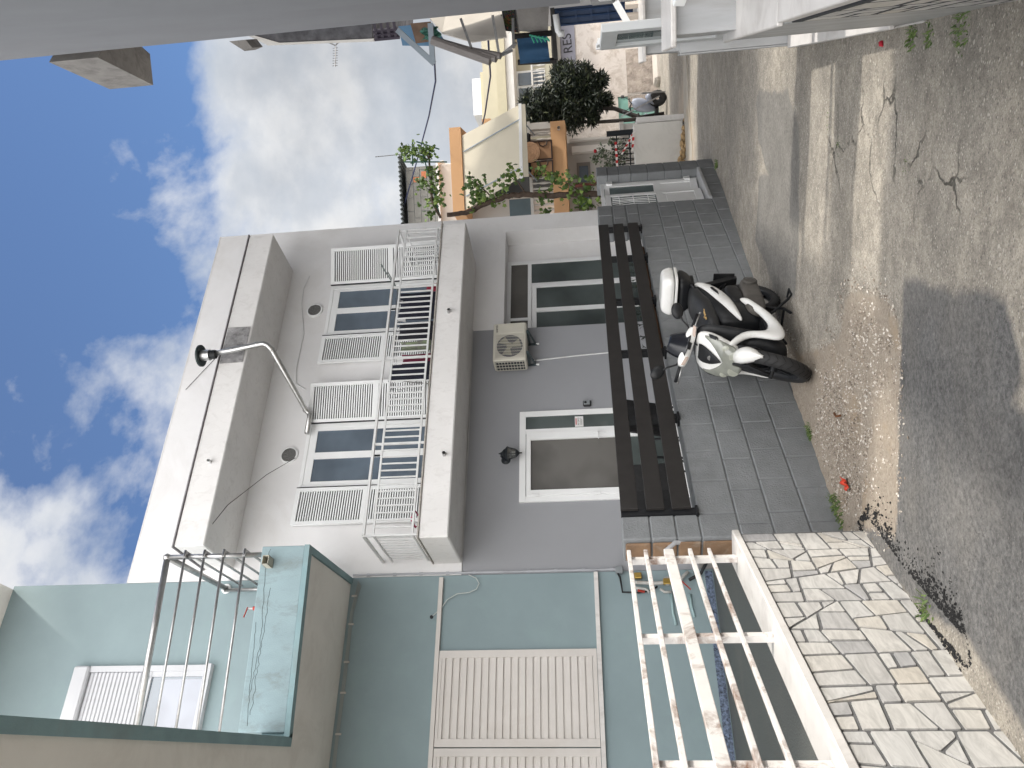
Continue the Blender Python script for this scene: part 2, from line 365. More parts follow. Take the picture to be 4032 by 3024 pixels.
# small pale stones set in the asphalt
vo = N(t, 'ShaderNodeTexVoronoi', Scale=62.0, Randomness=1.0); L(t, V, vo.inputs['Vector'])
vo2 = N(t, 'ShaderNodeTexVoronoi', Scale=26.0, Randomness=1.0); L(t, V, vo2.inputs['Vector'])
sepc = N(t, 'ShaderNodeSeparateColor'); L(t, vo.outputs['Color'], sepc.inputs[0]); sepd = N(t, 'ShaderNodeSeparateColor'); L(t, vo2.outputs['Color'], sepd.inputs[0])
st1 = mth(t, 'MULTIPLY', ramp(t, vo.outputs['Distance'], [(.30, 1.0), (.42, 0.0)]).outputs[0], ramp(t, sepc.outputs[0], [(.70, 0.0), (.78, 1.0)]).outputs[0])
st2 = mth(t, 'MULTIPLY', ramp(t, vo2.outputs['Distance'], [(.22, 1.0), (.30, 0.0)]).outputs[0], ramp(t, sepd.outputs[0], [(.86, 0.0), (.9, 1.0)]).outputs[0])
stones = mth(t, 'MAXIMUM', st1, st2)
fsp = ramp(t, finer, [(.35, .70), (.65, 1.25)]).outputs[0]
base = mix(t, 1.0, base, fsp, 'MULTIPLY')
base = mix(t, 1.0, base, ramp(t, fine, [(.32, .66), (.5, 1.0), (.68, 1.28)]).outputs[0], 'MULTIPLY')
base = mix(t, 1.0, base, ramp(t, noi(9.0, 6.0, .7), [(.35, .80), (.65, 1.15)]).outputs[0], 'MULTIPLY')
base = mix(t, mth(t, 'MULTIPLY', stones, .85), base, (.58, .54, .48))
dst = mth(t, 'MULTIPLY', ramp(t, vo.outputs['Distance'], [(.28, 1.0), (.42, 0.0)]).outputs[0], ramp(t, sepc.outputs[1], [(.72, 0.0), (.8, 1.0)]).outputs[0])
base = mix(t, mth(t, 'MULTIPLY', dst, .6), base, (.10, .09, .085))
# cracks
vc = N(t, 'ShaderNodeTexVoronoi', Scale=2.1, Randomness=1.0); vc.feature = 'DISTANCE_TO_EDGE'
wv = N(t, 'ShaderNodeTexNoise', Scale=4.0, Detail=4.0); L(t, V, wv.inputs['Vector'])
wm = N(t, 'ShaderNodeVectorMath', operation='MULTIPLY_ADD'); L(t, wv.outputs[1], wm.inputs[0]); wm.inputs[1].default_value = (.35, .35, .35); L(t, V, wm.inputs[2]); L(t, wm.outputs[0], vc.inputs['Vector'])
ck = mth(t, 'MULTIPLY', ramp(t, vc.outputs['Distance'], [(.006, 1.0), (.02, 0.0)]).outputs[0], msk('crk', mid, .6, .2))
ck = mth(t, 'MULTIPLY', ck, ramp(t, noi(2.2), [(.42, 0.0), (.52, 1.0)]).outputs[0])
base = mix(t, mth(t, 'MULTIPLY', ck, .8), base, (.045, .045, .035))
mp_ = msk('midp', mid, .30, .04)
tex = mix(t, 1.0, ramp(t, fine, [(.32, .62), (.5, 1.0), (.68, 1.35)]).outputs[0], ramp(t, mid, [(.3, .78), (.7, 1.22)]).outputs[0], 'MULTIPLY')
patch = mix(t, 1.0, tex, (.215, .205, .188), 'MULTIPLY')
base = mix(t, mp_, base, patch)
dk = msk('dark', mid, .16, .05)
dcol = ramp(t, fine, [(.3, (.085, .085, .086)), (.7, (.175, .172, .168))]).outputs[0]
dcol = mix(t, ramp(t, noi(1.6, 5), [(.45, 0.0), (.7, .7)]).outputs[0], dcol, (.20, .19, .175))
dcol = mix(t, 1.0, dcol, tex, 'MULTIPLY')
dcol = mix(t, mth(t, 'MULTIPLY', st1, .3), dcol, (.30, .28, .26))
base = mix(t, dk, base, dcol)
gr = msk('grav', mid, .16, .05)
gcol = ramp(t, fine, [(.25, (.19, .155, .125)), (.5, (.36, .305, .245)), (.75, (.50, .44, .36))]).outputs[0]
gcol = mix(t, ramp(t, noi(2.6, 4), [(.54, 0.0), (.68, .7)]).outputs[0], gcol, (.36, .28, .195))
base = mix(t, gr, base, gcol)
oc = msk('ochre', mid, 1.2, .6)
base = mix(t, mth(t, 'MULTIPLY', oc, .9), base, (.48, .41, .33))
L(t, base, b.inputs['Base Color']); b.inputs['Roughness'].default_value = .92
hh = mth(t, 'ADD', mth(t, 'MULTIPLY', fine, .6), mth(t, 'ADD', mth(t, 'MULTIPLY', stones, .35), mth(t, 'MULTIPLY', ck, -1.2)))
hh = mth(t, 'ADD', hh, mth(t, 'MULTIPLY', finer, .3))
bp = N(t, 'ShaderNodeBump', Strength=1.0, Distance=.016); L(t, hh, bp.inputs['Height']); L(t, bp.outputs[0], b.inputs['Normal'])
gm.materials.append(m)
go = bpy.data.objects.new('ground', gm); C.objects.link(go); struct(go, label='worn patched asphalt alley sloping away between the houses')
# loose stones
def stones_mb(n, region, smin, smax, dens=None):
    q = MB(); c = 0; tries = 0
    xs = [p[0] for p in region]; ys = [p[1] for p in region]
    while c < n and tries < n*30:
        tries += 1; x = random.uniform(min(xs), max(xs)); y = random.uniform(min(ys), max(ys)); d = sdf(region, x, y)
        if d < 0 and random.random() > math.exp(d*22): continue
        c += 1; s_ = smin+(smax-smin)*random.random()**3; z = gh(x, y)-.012*(d > 0)+s_*.12
        a = random.random()*6.28; ca, sa = math.cos(a), math.sin(a); vs = []
        for px, py, pz in ((1, 0, 0), (.2, .9, .1), (-1, .1, 0), (-.1, -.9, 0), (0, 0, .75), (0.1, 0, -.6)):
            px *= random.uniform(.7, 1.2); py *= random.uniform(.5, .9); pz *= random.uniform(.6, 1)
            vs.append((x+s_*(px*ca-py*sa), y+s_*(px*sa+py*ca), z+s_*pz))
        q.add(vs, [(0, 1, 4), (1, 2, 4), (2, 3, 4), (3, 0, 4), (1, 0, 5), (2, 1, 5), (3, 2, 5), (0, 3, 5)])
    return q
GST = island_mat('gravel_stone', [(0, (.15, .12, .095)), (.35, (.32, .27, .22)), (.7, (.48, .43, .37)), (1, (.66, .62, .57))], .85, .3, 90)
struct(stones_mb(13000, GRAV, .004, .014).build('gravel', GST, fix=False), 'stuff', 'tan gravel spilled along the foot of the grey block wall')
ALL = [(.3, 1.9), (2.7, 1.95), (6.8, 5.1), (7.5, 7.5), (5, 6.6), (2.0, 5.3), (.3, 3.2)]
struct(stones_mb(5200, ALL, .0025, .009).build('grit', GST, fix=False), 'stuff', 'fine pale grit scattered over the worn alley asphalt')
TARP = [(1.93, 5.0), (1.84, 4.74), (1.62, 4.50), (1.38, 4.24), (1.13, 3.93), (0.84, 3.56), (0.74, 3.60), (1.2, 4.22), (1.6, 4.72)]
struct(stones_mb(7000, TARP, .005, .015).build('tar_lumps', ASPH, fix=False), 'stuff', 'black crumbled tar heaped along the foot of the marble wall')
# weeds
def tuft(x, y, z, n, rad, h, mb):
    for _ in range(n):
        a = random.random()*6.28; r_ = rad*random.random()**.6; px, py = x+r_*math.cos(a), y+r_*math.sin(a); hh_ = h*random.uniform(.3, 1)
        b_ = random.random()*6.28; dx, dy = math.cos(b_)*hh_*.6, math.sin(b_)*hh_*.6; w_ = random.uniform(.003, .008)
        mb.add([(px-w_*dy/hh_, py+w_*dx/hh_, z), (px+w_*dy/hh_, py-w_*dx/hh_, z), (px+dx*.6+w_, py+dy*.6, z+hh_*.45), (px+dx, py+dy, z+hh_*.55)], [(0, 1, 2), (0, 2, 3)])
for i, (x, y, n, r_, h, lb) in enumerate([(1.08, 4.03, 90, .10, .09, 'weed tuft between the paved marble wall and black tar'), (2.16, 5.50, 260, .17, .09, 'long strip of weeds at the corner of the grey block wall'),
        (3.02, 5.86, 160, .08, .08, 'small green weed at the foot of the block wall in front of the scooter'), (4.42, 3.91, 60, .08, .025, 'patch of moss in the upper asphalt crack'), (4.1, 3.87, 50, .06, .025, 'patch of moss in the middle of the cracked asphalt'),
        (3.48, 2.60, 120, .07, .06, 'dark green weed at the base of the right-hand marble wall'), (3.28, 2.46, 90, .06, .05, 'light green weed beside the dark one on the right-hand marble wall'), (2.95, 2.2, 120, .10, .05, 'nearest weed tuft at the base of the right-hand marble wall'),
        (3.03, 3.02, 60, .07, .03, 'low moss in the crack in the middle of the alley'), (8.75, 8.42, 70, .05, .12, 'weeds at the far corner of the grey gate pillar')]):
    q = MB(); tuft(x, y, gh(x, y)-.01, n, r_, h, q); tag(q.build('weed', WEED, fix=False), lb, 'weed', 'weeds and moss')
# litter and a fallen petal
q = MB(frame(2.24, 5.11, 40, gh(2.24, 5.11)+.012)); q.grid(lambda u, v: (.13*(u-.5), .05*(v-.5), .012*math.sin(u*9)+.008*math.cos(v*7)), 8, 4)
tag(q.build('wrapper', mat('red_wrapper', (.55, .05, .02), .3, .2, 20), smooth=True, solid=.001), 'crumpled red wrapper lying on the gravel', 'litter')
q = MB(frame(3.85, 2.92, 10, gh(3.85, 2.92)+.01)); q.grid(lambda u, v: (.030*(u-.5), .024*(v-.5), .012*math.sin(u*6+v*5)), 5, 5)
tag(q.build('petal', mat('crimson_petal', (.45, .01, .03), .5, .2, 20), smooth=True, solid=.001), 'small crimson petal fallen on the pale asphalt', 'petal')
q = MB(); q.tube([(2.75, 5.06, gh(2.75, 5.06)+.01), (2.68, 4.98, gh(2.7, 5)+.025), (2.66, 4.93, gh(2.66, 4.9)+.01)], .008, 5)
tag(q.build('dry_leaf', mat('dry_brown_leaf', (.16, .06, .02), .7, .3, 20)), 'curled dry brown leaf on the gravel by the front tyre', 'leaf')
# courtyard, terrace floors
q = MB(FI); q.prism([(1.74, 5.02), (1.98, 5.5), (3.13, 6.12), (3.13, 9.58), (-1.5, 9.58), (-2.3, .6)], -.2, .3)
TERR = mat('speckled_terrazzo', (.085, .09, .085), .5, .95, 90, .05, 60, dirt=(.13, .125, .11), damt=.7, dscale=1.2)
struct(q.build('courtyard_floor', TERR), label='dark speckled terrazzo floor of the courtyard behind the marble wall')
q = MB(FI); q.prism([(2.1, 5.65), (9.0, 8.95), (9.1, 9.58), (3.15, 9.58), (3.15, 6.2)], -.3, .46)
struct(q.build('terrace_floor', CONC), label='raised terrace floor behind the grey block wall')
# ---------------- grey block wall with slat fence and gate ----------------
ROWS = [-.62, -.36, -.10, .16, .41, .64, .91]
bw = thing('block_wall', 'grey painted block wall with black slats on top behind the white scooter', 'wall')
core = MB(FW); blk = MB(FW)
core.box(.012, 6.448, .008, .206, -.62, .902); core.box(.012, .228, .008, .206, .9, 1.45); core.box(5.712, 6.448, .008, .206, .9, 1.44)
core.box(6.44, 7.72, .016, .206, -.62, -.10)
def jit(a=.004): return random.uniform(-a, a)
def blocks(s0, s1, z0, z1, off, y0=0, y1=.22, wdt=.362):
    s_ = s0
    first = off
    while s_ < s1-.01:
        e = min(s_+(first if first else wdt), s1); first = 0
        if s1-e < .09: e = s1
        blk.cbox(s_+.0025, e-.0025, y0+jit(.002), y1+jit(.002), z0+.0025, z1-.0025, .009); s_ = e
for i in range(6):
    blocks(0, 6.46, ROWS[i], ROWS[i+1], .24 if i % 2 else .13 if i < 5 else .46)
for a, b_ in ((.91, 1.08), (1.08, 1.26), (1.26, 1.465)): blocks(0, .24, a, b_, 0); blocks(5.70, 6.46, a, b_-.01, .40 if b_ != 1.26 else .28)
for i in range(2): blocks(6.46, 7.70, ROWS[i], ROWS[i+1]-(.0), .2 if i else .3)
blk.build('blocks', BLOCK, bw, smooth=False); core.build('mortar', MORTAR, bw)
q = MB(FW)
for i in range(8):
    z0 = [-.2, .02, .25, .47, .69, .91, 1.08, 1.26][i]; z1 = [.02, .25, .47, .69, .91, 1.08, 1.26, 1.45][i]
    q.cbox(-.018+jit(), .004, .03, .20, z0+.006, z1-.006, .01)
q.build('raw_end', RAWB, bw, label='unpainted brown end of the block wall')
q = MB(FW); q.cbox(-.10, .0, .0, .24, -.2, .66, .01); q.build('end_kerb', RAWB, bw, label='brown cement edge beside the marble paving')
sf = thing('slat_fence', 'three wide charcoal horizontal slats fixed along the top of the grey block wall', 'fence')
for z0, z1 in ((.955, 1.09), (1.145, 1.275), (1.335, 1.462)):
    q = MB(FW); q.cbox(.27, 5.68, -.045, -.018, z0, z1, .003); q.build('slat', SLAT, sf)
for s_ in (.262, 1.44, 2.53, 3.61, 4.72, 5.62):
    q = MB(FW); q.box(s_-.03, s_+.03, -.016, .045, .915, 1.46); q.cbox(s_-.045, s_+.045, -.03, .07, .905, .925, .003); q.build('post', BLACKP, sf)
gp = thing('gate_pillar', 'narrow grey block pillar on the far side of the white door in the street wall', 'pillar')
blk = MB(FW); core = MB(FW); core.box(7.712, 8.108, .014, .30, -.62, 1.42)
for i, (a, b_) in enumerate([(-.62, -.36), (-.36, -.10), (-.10, .16), (.16, .41), (.41, .66), (.66, .91), (.91, 1.09), (1.09, 1.26), (1.26, 1.43)]):
    blk.cbox(7.704, 8.116-.004, jit(.003), .31, a+.003, b_-.003, .009)
blk.build('blocks', BLOCK, gp); core.build('mortar', MORTAR, gp)
gt_ = thing('garden_door', 'white aluminium garden door standing ajar between the two grey block pillars', 'door')
q = MB(FW); q.cbox(6.46, 7.70, -.03, .24, -.105, -.06, .006); q.build('threshold', MARBG, gt_)
q = MB(FW); q.box(6.46, 6.52, .13, .19, -.06, 1.38); q.box(7.64, 7.70, .13, .19, -.06, 1.38); q.box(6.52, 7.64, .13, .19, 1.33, 1.38); q.build('frame', WPVC, gt_)
def leaf(x0, x1, fr, par, nm='leaf'):
    q = MB(fr); q.box(x0, x0+.07, 0, .04, -.04, 1.32); q.box(x1-.07, x1, 0, .04, -.04, 1.32)
    for z0, z1 in ((-.04, .06), (.50, .60), (1.25, 1.32)): q.box(x0+.07, x1-.07, 0, .04, z0, z1)
    q.box(x0+.07, x1-.07, .012, .028, .06, .5); q.box(x0+.11, x1-.11, .004, .012, .1, .46); a = q.build(nm, WPVC, par)
    g = MB(fr); g.box(x0+.07, x1-.07, .015, .022, .6, 1.25); g.build('pane', GLS['door'], a)
    g = MB(fr)
    for k in range(7): g.tube([(x0+.1+(x1-x0-.2)*k/6, .005, .62), (x0+.1+(x1-x0-.2)*k/6+.03*math.sin(k), -.005, .93), (x0+.1+(x1-x0-.2)*k/6, .005, 1.23)], .006, 5)
    for z in (.72, .93, 1.13): g.tube([(x0+.08, 0, z), (x1-.08, 0, z)], .005, 5)
    g.build('grille', WPVC, a)
GLS = {'door': glass('garden_door_glass', (.10, .14, .14)), 'up': glass('balcony_glass', (.10, .13, .165)), 'low': glass('house_door_glass', (.105, .10, .093), .2, .2, 1.4), 'green': glass('sliding_glass', (.075, .09, .088), .08, .5, 1.5), 'curt': glass('curtained_glass', (.24, .26, .31), .3)}  # balcony panes carry reflected sky as a blue tint in the base colour
leaf(6.53, 7.15, FW @ Matrix.Translation((0, .10, 0)), gt_)
leaf(0, .50, FW @ Matrix.Translation((7.63, .15, 0)) @ Matrix.Rotation(R(168), 4, 'Z'), gt_)
q = MB(FW)
for z in (.05, 1.2): q.cbox(7.58, 7.68, .09, .13, z, z+.09, .004)
q.build('hinge', WPVC, gt_)
# planters standing on the terrace behind the slats
def spiky(mb, x, y, z, h, n, fr=None):
    for k in range(n):
        a = random.random()*6.28; l = h*random.uniform(.5, 1); zz_ = z+h*.9*k/n; dx, dy = math.cos(a)*l*.45, math.sin(a)*l*.45
        mb.add([(x, y, zz_), (x+dx*.5-dy*.12, y+dy*.5+dx*.12, zz_+l*.25), (x+dx, y+dy, zz_+l*.3), (x+dx*.5+dy*.12, y+dy*.5-dx*.12, zz_+l*.25)], [(0, 1, 2, 3)])
for s0, s1, nm in ((4.15, 5.25, 'long brown trough planter behind the right-hand slats'), (2.75, 4.05, 'long brown trough planter behind the slats next to the scooter top case')):
    p = thing('planter', nm, 'planter', 'planters behind the slat fence')
    q = MB(FW); q.cbox(s0, s1, .10, .28, .91, 1.00, .01); q.cbox(s0-.01, s1+.01, .09, .29, .985, 1.005, .004); q.build('trough', mat('brown_planter', (.12, .065, .035), .6), p)
    for k in range(5):
        q = MB(FW)
        x_ = s0+.15+(s1-s0-.3)*k/4; q.tube([(x_, .19, .99), (x_+jit(.03), .19, 1.24)], .004, 5)
        spiky(q, x_, .19, 1.02, .20, 16); q.build('plant', LEAFD, p, fix=False)
def chair(x, y, rz, z, lb):
    c = thing('garden_chair', lb, 'chair'); fr = frame(x, y, rz, z); BL = mat('black_rattan', (.012, .012, .013), .6, .3, 40, .5, 90)
    q = MB(fr); q.grid(lambda u, v: (-.24+.48*u, -.22+.44*v, .42-.02*math.sin(v*3.14)), 6, 6); q.build('seat', BL, c, solid=.02)
    q = MB(fr); q.grid(lambda u, v: (-.24+.48*u, .22+.10*v+.03*math.cos(u*3.14*2), .44+.42*v), 6, 6); q.build('backrest', BL, c, solid=.02)
    for sx in (-1, 1):
        for sy in (-1, 1):
            q = MB(fr); q.tube([(.25*sx, .22*sy, 0), (.25*sx, .21*sy, .44)], .012, 6); q.build('leg', BLACKP, c)
        q = MB(fr); q.tube([(.26*sx, -.22, .42), (.26*sx, -.24, .62), (.26*sx, -.15, .66), (.26*sx, .2, .64), (.26*sx, .28, .75)], .013, 6); q.build('armrest', BLACKP, c)
    return c
chair(3.05, 6.9, 150, .46, 'black garden chair behind the slat fence near the left pillar')
chair(3.75, 7.3, 200, .46, 'second black garden chair, nearer to the glazed house door')
# ---------------- marble courtyard wall with railing ----------------
mw = thing('marble_wall', 'low wall of crazy-paved marble slabs with a white marble coping', 'wall')
q = MB(FM); q.box(-7, .02, .004, .19, -.3, .74); q.build('grout', GROUT, mw)
polys = []
def split(p, depth):
    xs = [a for a, b_ in p]; ys = [b_ for a, b_ in p]; W_, H_ = max(xs)-min(xs), max(ys)-min(ys)
    ar = abs(sum(p[i][0]*p[(i+1) % len(p)][1]-p[(i+1) % len(p)][0]*p[i][1] for i in range(len(p))))/2
    if W_ > 2.6*H_ and W_ > .22: pass
    elif (ar < random.choice((.012, .022, .034, .05)) and W_ < .40 and H_ < .24) or ar < .006: polys.append(p); return
    ang = (math.pi/2 if W_ > H_*1.1 else 0)+random.gauss(0, .10 if random.random() < .72 else .5); nx_, ny_ = -math.sin(ang), math.cos(ang)
    k = random.uniform(.36, .64); px, py = min(xs)+W_*k, min(ys)+H_*k; a_, b_2 = [], []
    for i in range(len(p)):
        P, Q = p[i], p[(i+1) % len(p)]; d1 = (P[0]-px)*nx_+(P[1]-py)*ny_; d2 = (Q[0]-px)*nx_+(Q[1]-py)*ny_
        (a_ if d1 > 0 else b_2).append(P)
        if d1*d2 < 0:
            t_ = d1/(d1-d2); X = (P[0]+(Q[0]-P[0])*t_, P[1]+(Q[1]-P[1])*t_); a_.append(X); b_2.append(X)
    if len(a_) > 2: split(a_, depth+1)
    if len(b_2) > 2: split(b_2, depth+1)
def inset(p, g):
    n = len(p); ar = sum(p[i][0]*p[(i+1) % n][1]-p[(i+1) % n][0]*p[i][1] for i in range(n)); s_ = 1 if ar > 0 else -1; out_ = []
    for i in range(n):
        a, b_, c = Vector(p[i-1]), Vector(p[i]), Vector(p[(i+1) % n]); d1 = (b_-a); d2 = (c-b_)
        if d1.length < 1e-4 or d2.length < 1e-4: continue
        d1.normalize(); d2.normalize(); n1 = Vector((-d1.y, d1.x))*s_; n2 = Vector((-d2.y, d2.x))*s_; m_ = n1+n2
        if m_.length < .3:
            q_ = (d1-d2); q_.normalize() if q_.length > 0 else None; out_.append((b_.x-q_.x*g*2.5, b_.y-q_.y*g*2.5)); continue
        m_.normalize(); k = g/max(.55, m_.dot(n1)); out_.append((b_.x+m_.x*k, b_.y+m_.y*k))
    return out_
def rough(p, amp=.0018):
    o = []
    for i in range(len(p)):
        a, b_ = p[i], p[(i+1) % len(p)]; l = math.hypot(b_[0]-a[0], b_[1]-a[1]); o.append((a[0]+(b_[0]-a[0])*min(.12, .004/max(l, .02)), a[1]+(b_[1]-a[1])*min(.12, .004/max(l, .02))))
        k = int(l/.06)
        for j in range(1, k): o.append((a[0]+(b_[0]-a[0])*j/k+random.uniform(-amp, amp), a[1]+(b_[1]-a[1])*j/k+random.uniform(-amp, amp)))
        o.append((b_[0]+(a[0]-b_[0])*min(.12, .004/max(l, .02)), b_[1]+(a[1]-b_[1])*min(.12, .004/max(l, .02))))
    return o
def paving(fr, x0, x1, z0, z1, par, matl, name='paving', back=.008, out=.005, g0=.0065, g1=.0100):
    global polys; polys = []
    xx = x0
    while xx < x1:
        e = min(x1, xx+random.uniform(.7, 1.2)); split([(xx, z0), (e, z0), (e, z1), (xx, z1)], 0); xx = e
    q = MB(fr)
    for p in polys:
        p2 = inset(p, random.uniform(g0, g1))
        if len(p2) < 3: mx_ = sum(a[0] for a in p)/len(p); my_ = sum(a[1] for a in p)/len(p); p2 = [(mx_+(a[0]-mx_)*.8, my_+(a[1]-my_)*.8) for a in p]
        p2 = rough(p2); h = random.uniform(-out, -.001); q.prism(p2, back, h, 'y')
    return q.build(name, matl, par)
SLAB = island_mat('paving_marble', [(0, (.36, .36, .37)), (.15, (.48, .47, .455)), (.5, (.55, .54, .52)), (.62, (.52, .485, .43)), (.8, (.55, .54, .52)), (1, (.50, .495, .485))], .45, .15, 40)
paving(FM, -7, .0, -.12, .738, mw, SLAB)
q = MB(FM); q.cbox(-3.1, .03, -.025, .21, .74, .785, .006)
for a, b_ in ((-3.1, -.98), (-.975, .03)): pass
q.build('coping', MARB, mw); q = MB(FM); q.box(-7, -3.11, -.025, .21, .74, .785); q.build('coping', MARB, mw)
rl = thing('courtyard_railing', 'rusty white flat-bar railing standing on the marble coping', 'railing')
for z0, z1 in ((.935, .955), (1.05, 1.075), (1.165, 1.225), (1.325, 1.35), (1.43, 1.455)):
    q = MB(FM); q.cbox(-6.5, -.085, .045, .075, z0, z1, .003); q.build('bar', RUSTY, rl)
for s_ in (-.15, -1.13, -2.12, -3.1, -4.1, -5.1):
    q = MB(FM); q.box(s_-.02, s_+.02, .076, .112, .786, 1.45); q.build('post', RUSTY, rl)
q = MB(FM); GP = GALV
gpipe = thing('gas_pipe', 'grey and brown water pipe bending over the raw brick end of the block wall', 'pipe')
q = MB(); q.tube([(2.0, 5.50, .70), (1.99, 5.47, 1.0), (1.98, 5.44, 1.10), (1.93, 5.46, 1.165), (1.86, 5.5, 1.165), (1.84, 5.55, 1.12), (1.86, 5.7, 1.10)], .018, 10); q.build('pipe', mat('worn_grey_pipe', (.33, .33, .34), .5, .1, 9, dirt=(.13, .05, .03), damt=.9, dscale=7), gpipe, smooth=True)
# ---------------- white and grey building ----------------
Y0 = 9.6
hb = thing('white_building', 'two-storey white house with lavender-grey ground floor, eave box and long balcony', 'building')
q = MB(); D2 = 15
q.box(3.15, 9.15, Y0, D2, 3.39, 7.82)
q.box(6.885, 9.15, Y0+.34, D2, -.4, 3.39); q.box(8.82, 9.15, Y0, Y0+.34, -.4, 3.39); q.box(6.885, 8.82, Y0, Y0+.34, 2.92, 3.39)
q.build('wall', WHITE, hb)
q = MB(); q.box(3.15, 6.885, Y0, D2, -.4, 3.388); q.build('ground_floor_wall', GREYW, hb)
q = MB(); q.box(3.152, 9.155, Y0-.003, D2, 7.82, 7.835); q.build('parapet_cap', WHITEG, hb)
q = MB(); q.cbox(3.31, 8.31, 8.74, Y0+.01, 6.41, 6.795, .012); ev = q.build('eave', WHITEG, hb)
q = MB(); q.cbox(3.29, 8.33, 8.725, Y0, 6.795, 6.815, .004); q.build('eave_edge', mat('dark_eave_flashing', (.20, .19, .20), .8, .2, 9), ev)
q = MB(); q.cbox(3.30, 8.20, 8.66, Y0+.01, 3.39, 3.745, .015); bs_ = q.build('balcony_slab', WHITEG, hb)
q = MB(); q.box(3.295, 8.24, 8.645, Y0, 3.745, 3.762); q.build('slab_edge', mat('stained_edge', (.36, .34, .31), .8, .3, 30), bs_)
q = MB(); q.prism([(x, 6.44+.30*y) for x, y in ((5.96, 0), (6.56, .0), (6.56, 1.1), (5.95, 1.1))], 8.733, 8.728, 'y'); ms = q.build('patch_sheet', mat('wrinkled_foil', (.45, .44, .44), .4, .35, 9, .6, 14, metal=.5, dirt=(.04, .035, .03), damt=.9, dscale=4, bd=.02), hb, label='wrinkled foil sheet with a sooty patch round the flue')
# seam between storeys
q = MB()
q.tube([(3.16, Y0-.008, 3.385), (5, Y0-.008, 3.375), (6.9, Y0-.008, 3.385)], .008, 5)
q.build('ceiling_cable', mat('painted_cable', (.5, .5, .5), .6), hb)
# balcony railing
br = thing('balcony_railing', 'white iron railing along the first-floor balcony', 'railing')
def rbar(nm, a, b_, w_, h): q = MB(); q.bar(a, b_, w_, h); return q.build(nm, WMET, br)
yr = 8.66
rbar('handrail', (3.34, yr, 4.405), (8.14, yr, 4.405), .04, .03); rbar('handrail', (3.34, yr, 4.405), (3.34, Y0, 4.405), .03, .03); rbar('handrail', (8.13, yr, 4.405), (8.13, Y0, 4.405), .03, .03)
rbar('top_bar', (3.35, yr, 4.29), (8.13, yr, 4.29), .02, .025); rbar('bottom_bar', (3.35, yr, 3.82), (8.13, yr, 3.82), .02, .025)
for y1 in (0,):
    rbar('side_bar', (3.345, yr, 4.29), (3.345, Y0, 4.29), .02, .02); rbar('side_bar', (3.345, yr, 3.82), (3.345, Y0, 3.82), .02, .02); rbar('side_bar', (8.13, yr, 4.29), (8.13, Y0, 4.29), .02, .02); rbar('side_bar', (8.13, yr, 3.82), (8.13, Y0, 3.82), .02, .02)
x_ = 3.44
while x_ < 8.12:
    k = round((x_-3.44)/.0925)
    rbar('baluster', (x_, yr, 3.82), (x_, yr, 4.29), .016, .016); x_ += .0925
for x_ in (3.34, 4.55, 5.84, 7.05, 8.13): rbar('post', (x_, yr+.004, 3.745), (x_, yr+.004, 4.40), .026, .026)
for i in range(9): rbar('side_baluster', (3.345, yr+.09+i*.09, 3.82), (3.345, yr+.09+i*.09, 4.29), .014, .014)
for i in range(9): rbar('side_baluster', (8.13, yr+.09+i*.09, 3.82), (8.13, yr+.09+i*.09, 4.29), .014, .014)
# upper windows and shutters
def louvre(fr, w_, z0, z1, par, nm='shutter', lab=None):
    q = MB(fr); q.box(0, .05, 0, .035, z0, z1); q.box(w_-.05, w_, 0, .035, z0, z1); q.box(.05, w_-.05, 0, .035, z1-.06, z1); q.box(.05, w_-.05, 0, .035, z0, z0+.07); q.box(.05, w_-.05, 0, .035, (z0+z1)/2-.04, (z0+z1)/2+.03)
    z = z0+.075
    while z < z1-.075:
        q.add([(.05, .002, z), (w_-.05, .002, z), (w_-.05, .014, z+.021), (.05, .014, z+.021), (.05, .010, z-.002), (w_-.05, .010, z-.002)], [(0, 1, 2, 3), (0, 4, 5, 1)]); z += .034
    o = q.build(nm, WPVC, par, fix=False, label=lab)
    g = MB(fr); g.box(.05, w_-.05, .026, .030, z0+.07, z1-.06); g.build('louvre_shade', mat('dark_slot', (.06, .06, .065), .9), o)
    g = MB(fr); g.box(-.012, 0.0, -.004, .03, z0, z1); g.build('gasket', BLACKP, o)
    return o
def upwin(x0, x1, lb, sl_, sr_):
    w_ = thing('balcony_window', lb, 'window'); z0, z1 = 3.76, 5.70
    q = MB(); q.box(x0, x1, Y0-.02, Y0+.06, z1-.05, z1); q.box(x0, x0+.06, Y0-.02, Y0+.06, z0, z1-.05); q.box(x1-.06, x1, Y0-.02, Y0+.06, z0, z1-.05); q.box(x0+.06, x1-.06, Y0-.01, Y0+.05, z1-.10, z1-.05)
    q.build('frame', WPVC, w_); mid_ = (x0+x1)/2
    for a, b_ in ((x0+.06, mid_), (mid_, x1-.06)):
        q = MB(); q.box(a, a+.05, Y0-.015, Y0+.04, z0+.02, z1-.10); q.box(b_-.05, b_, Y0-.015, Y0+.04, z0+.02, z1-.10); q.box(a+.05, b_-.05, Y0-.015, Y0+.04, z1-.155, z1-.10); q.box(a+.05, b_-.05, Y0-.015, Y0+.04, z0+.02, z0+.12)
        s_ = q.build('sash', WPVC, w_); q = MB(); q.box(a+.05, b_-.05, Y0-.003, Y0+.012, z0+.12, z1-.155); q.build('pane', GLS['up'], s_)
    q = MB(); q.box(mid_-.05, mid_-.03, Y0-.035, Y0-.016, 4.6, 4.72); q.build('handle', BLACKP, w_)
    a, wl = sl_; louvre(Matrix.Translation((x0, Y0-.06, 0)) @ Matrix.Rotation(R(180+a), 4, 'Z') @ Matrix.Scale(-1, 4, (0, 1, 0)), wl, z0, z1, w_)
    a, wr = sr_; louvre(Matrix.Translation((x1, Y0-.06, 0)) @ Matrix.Rotation(R(-a), 4, 'Z'), wr, z0, z1, w_)
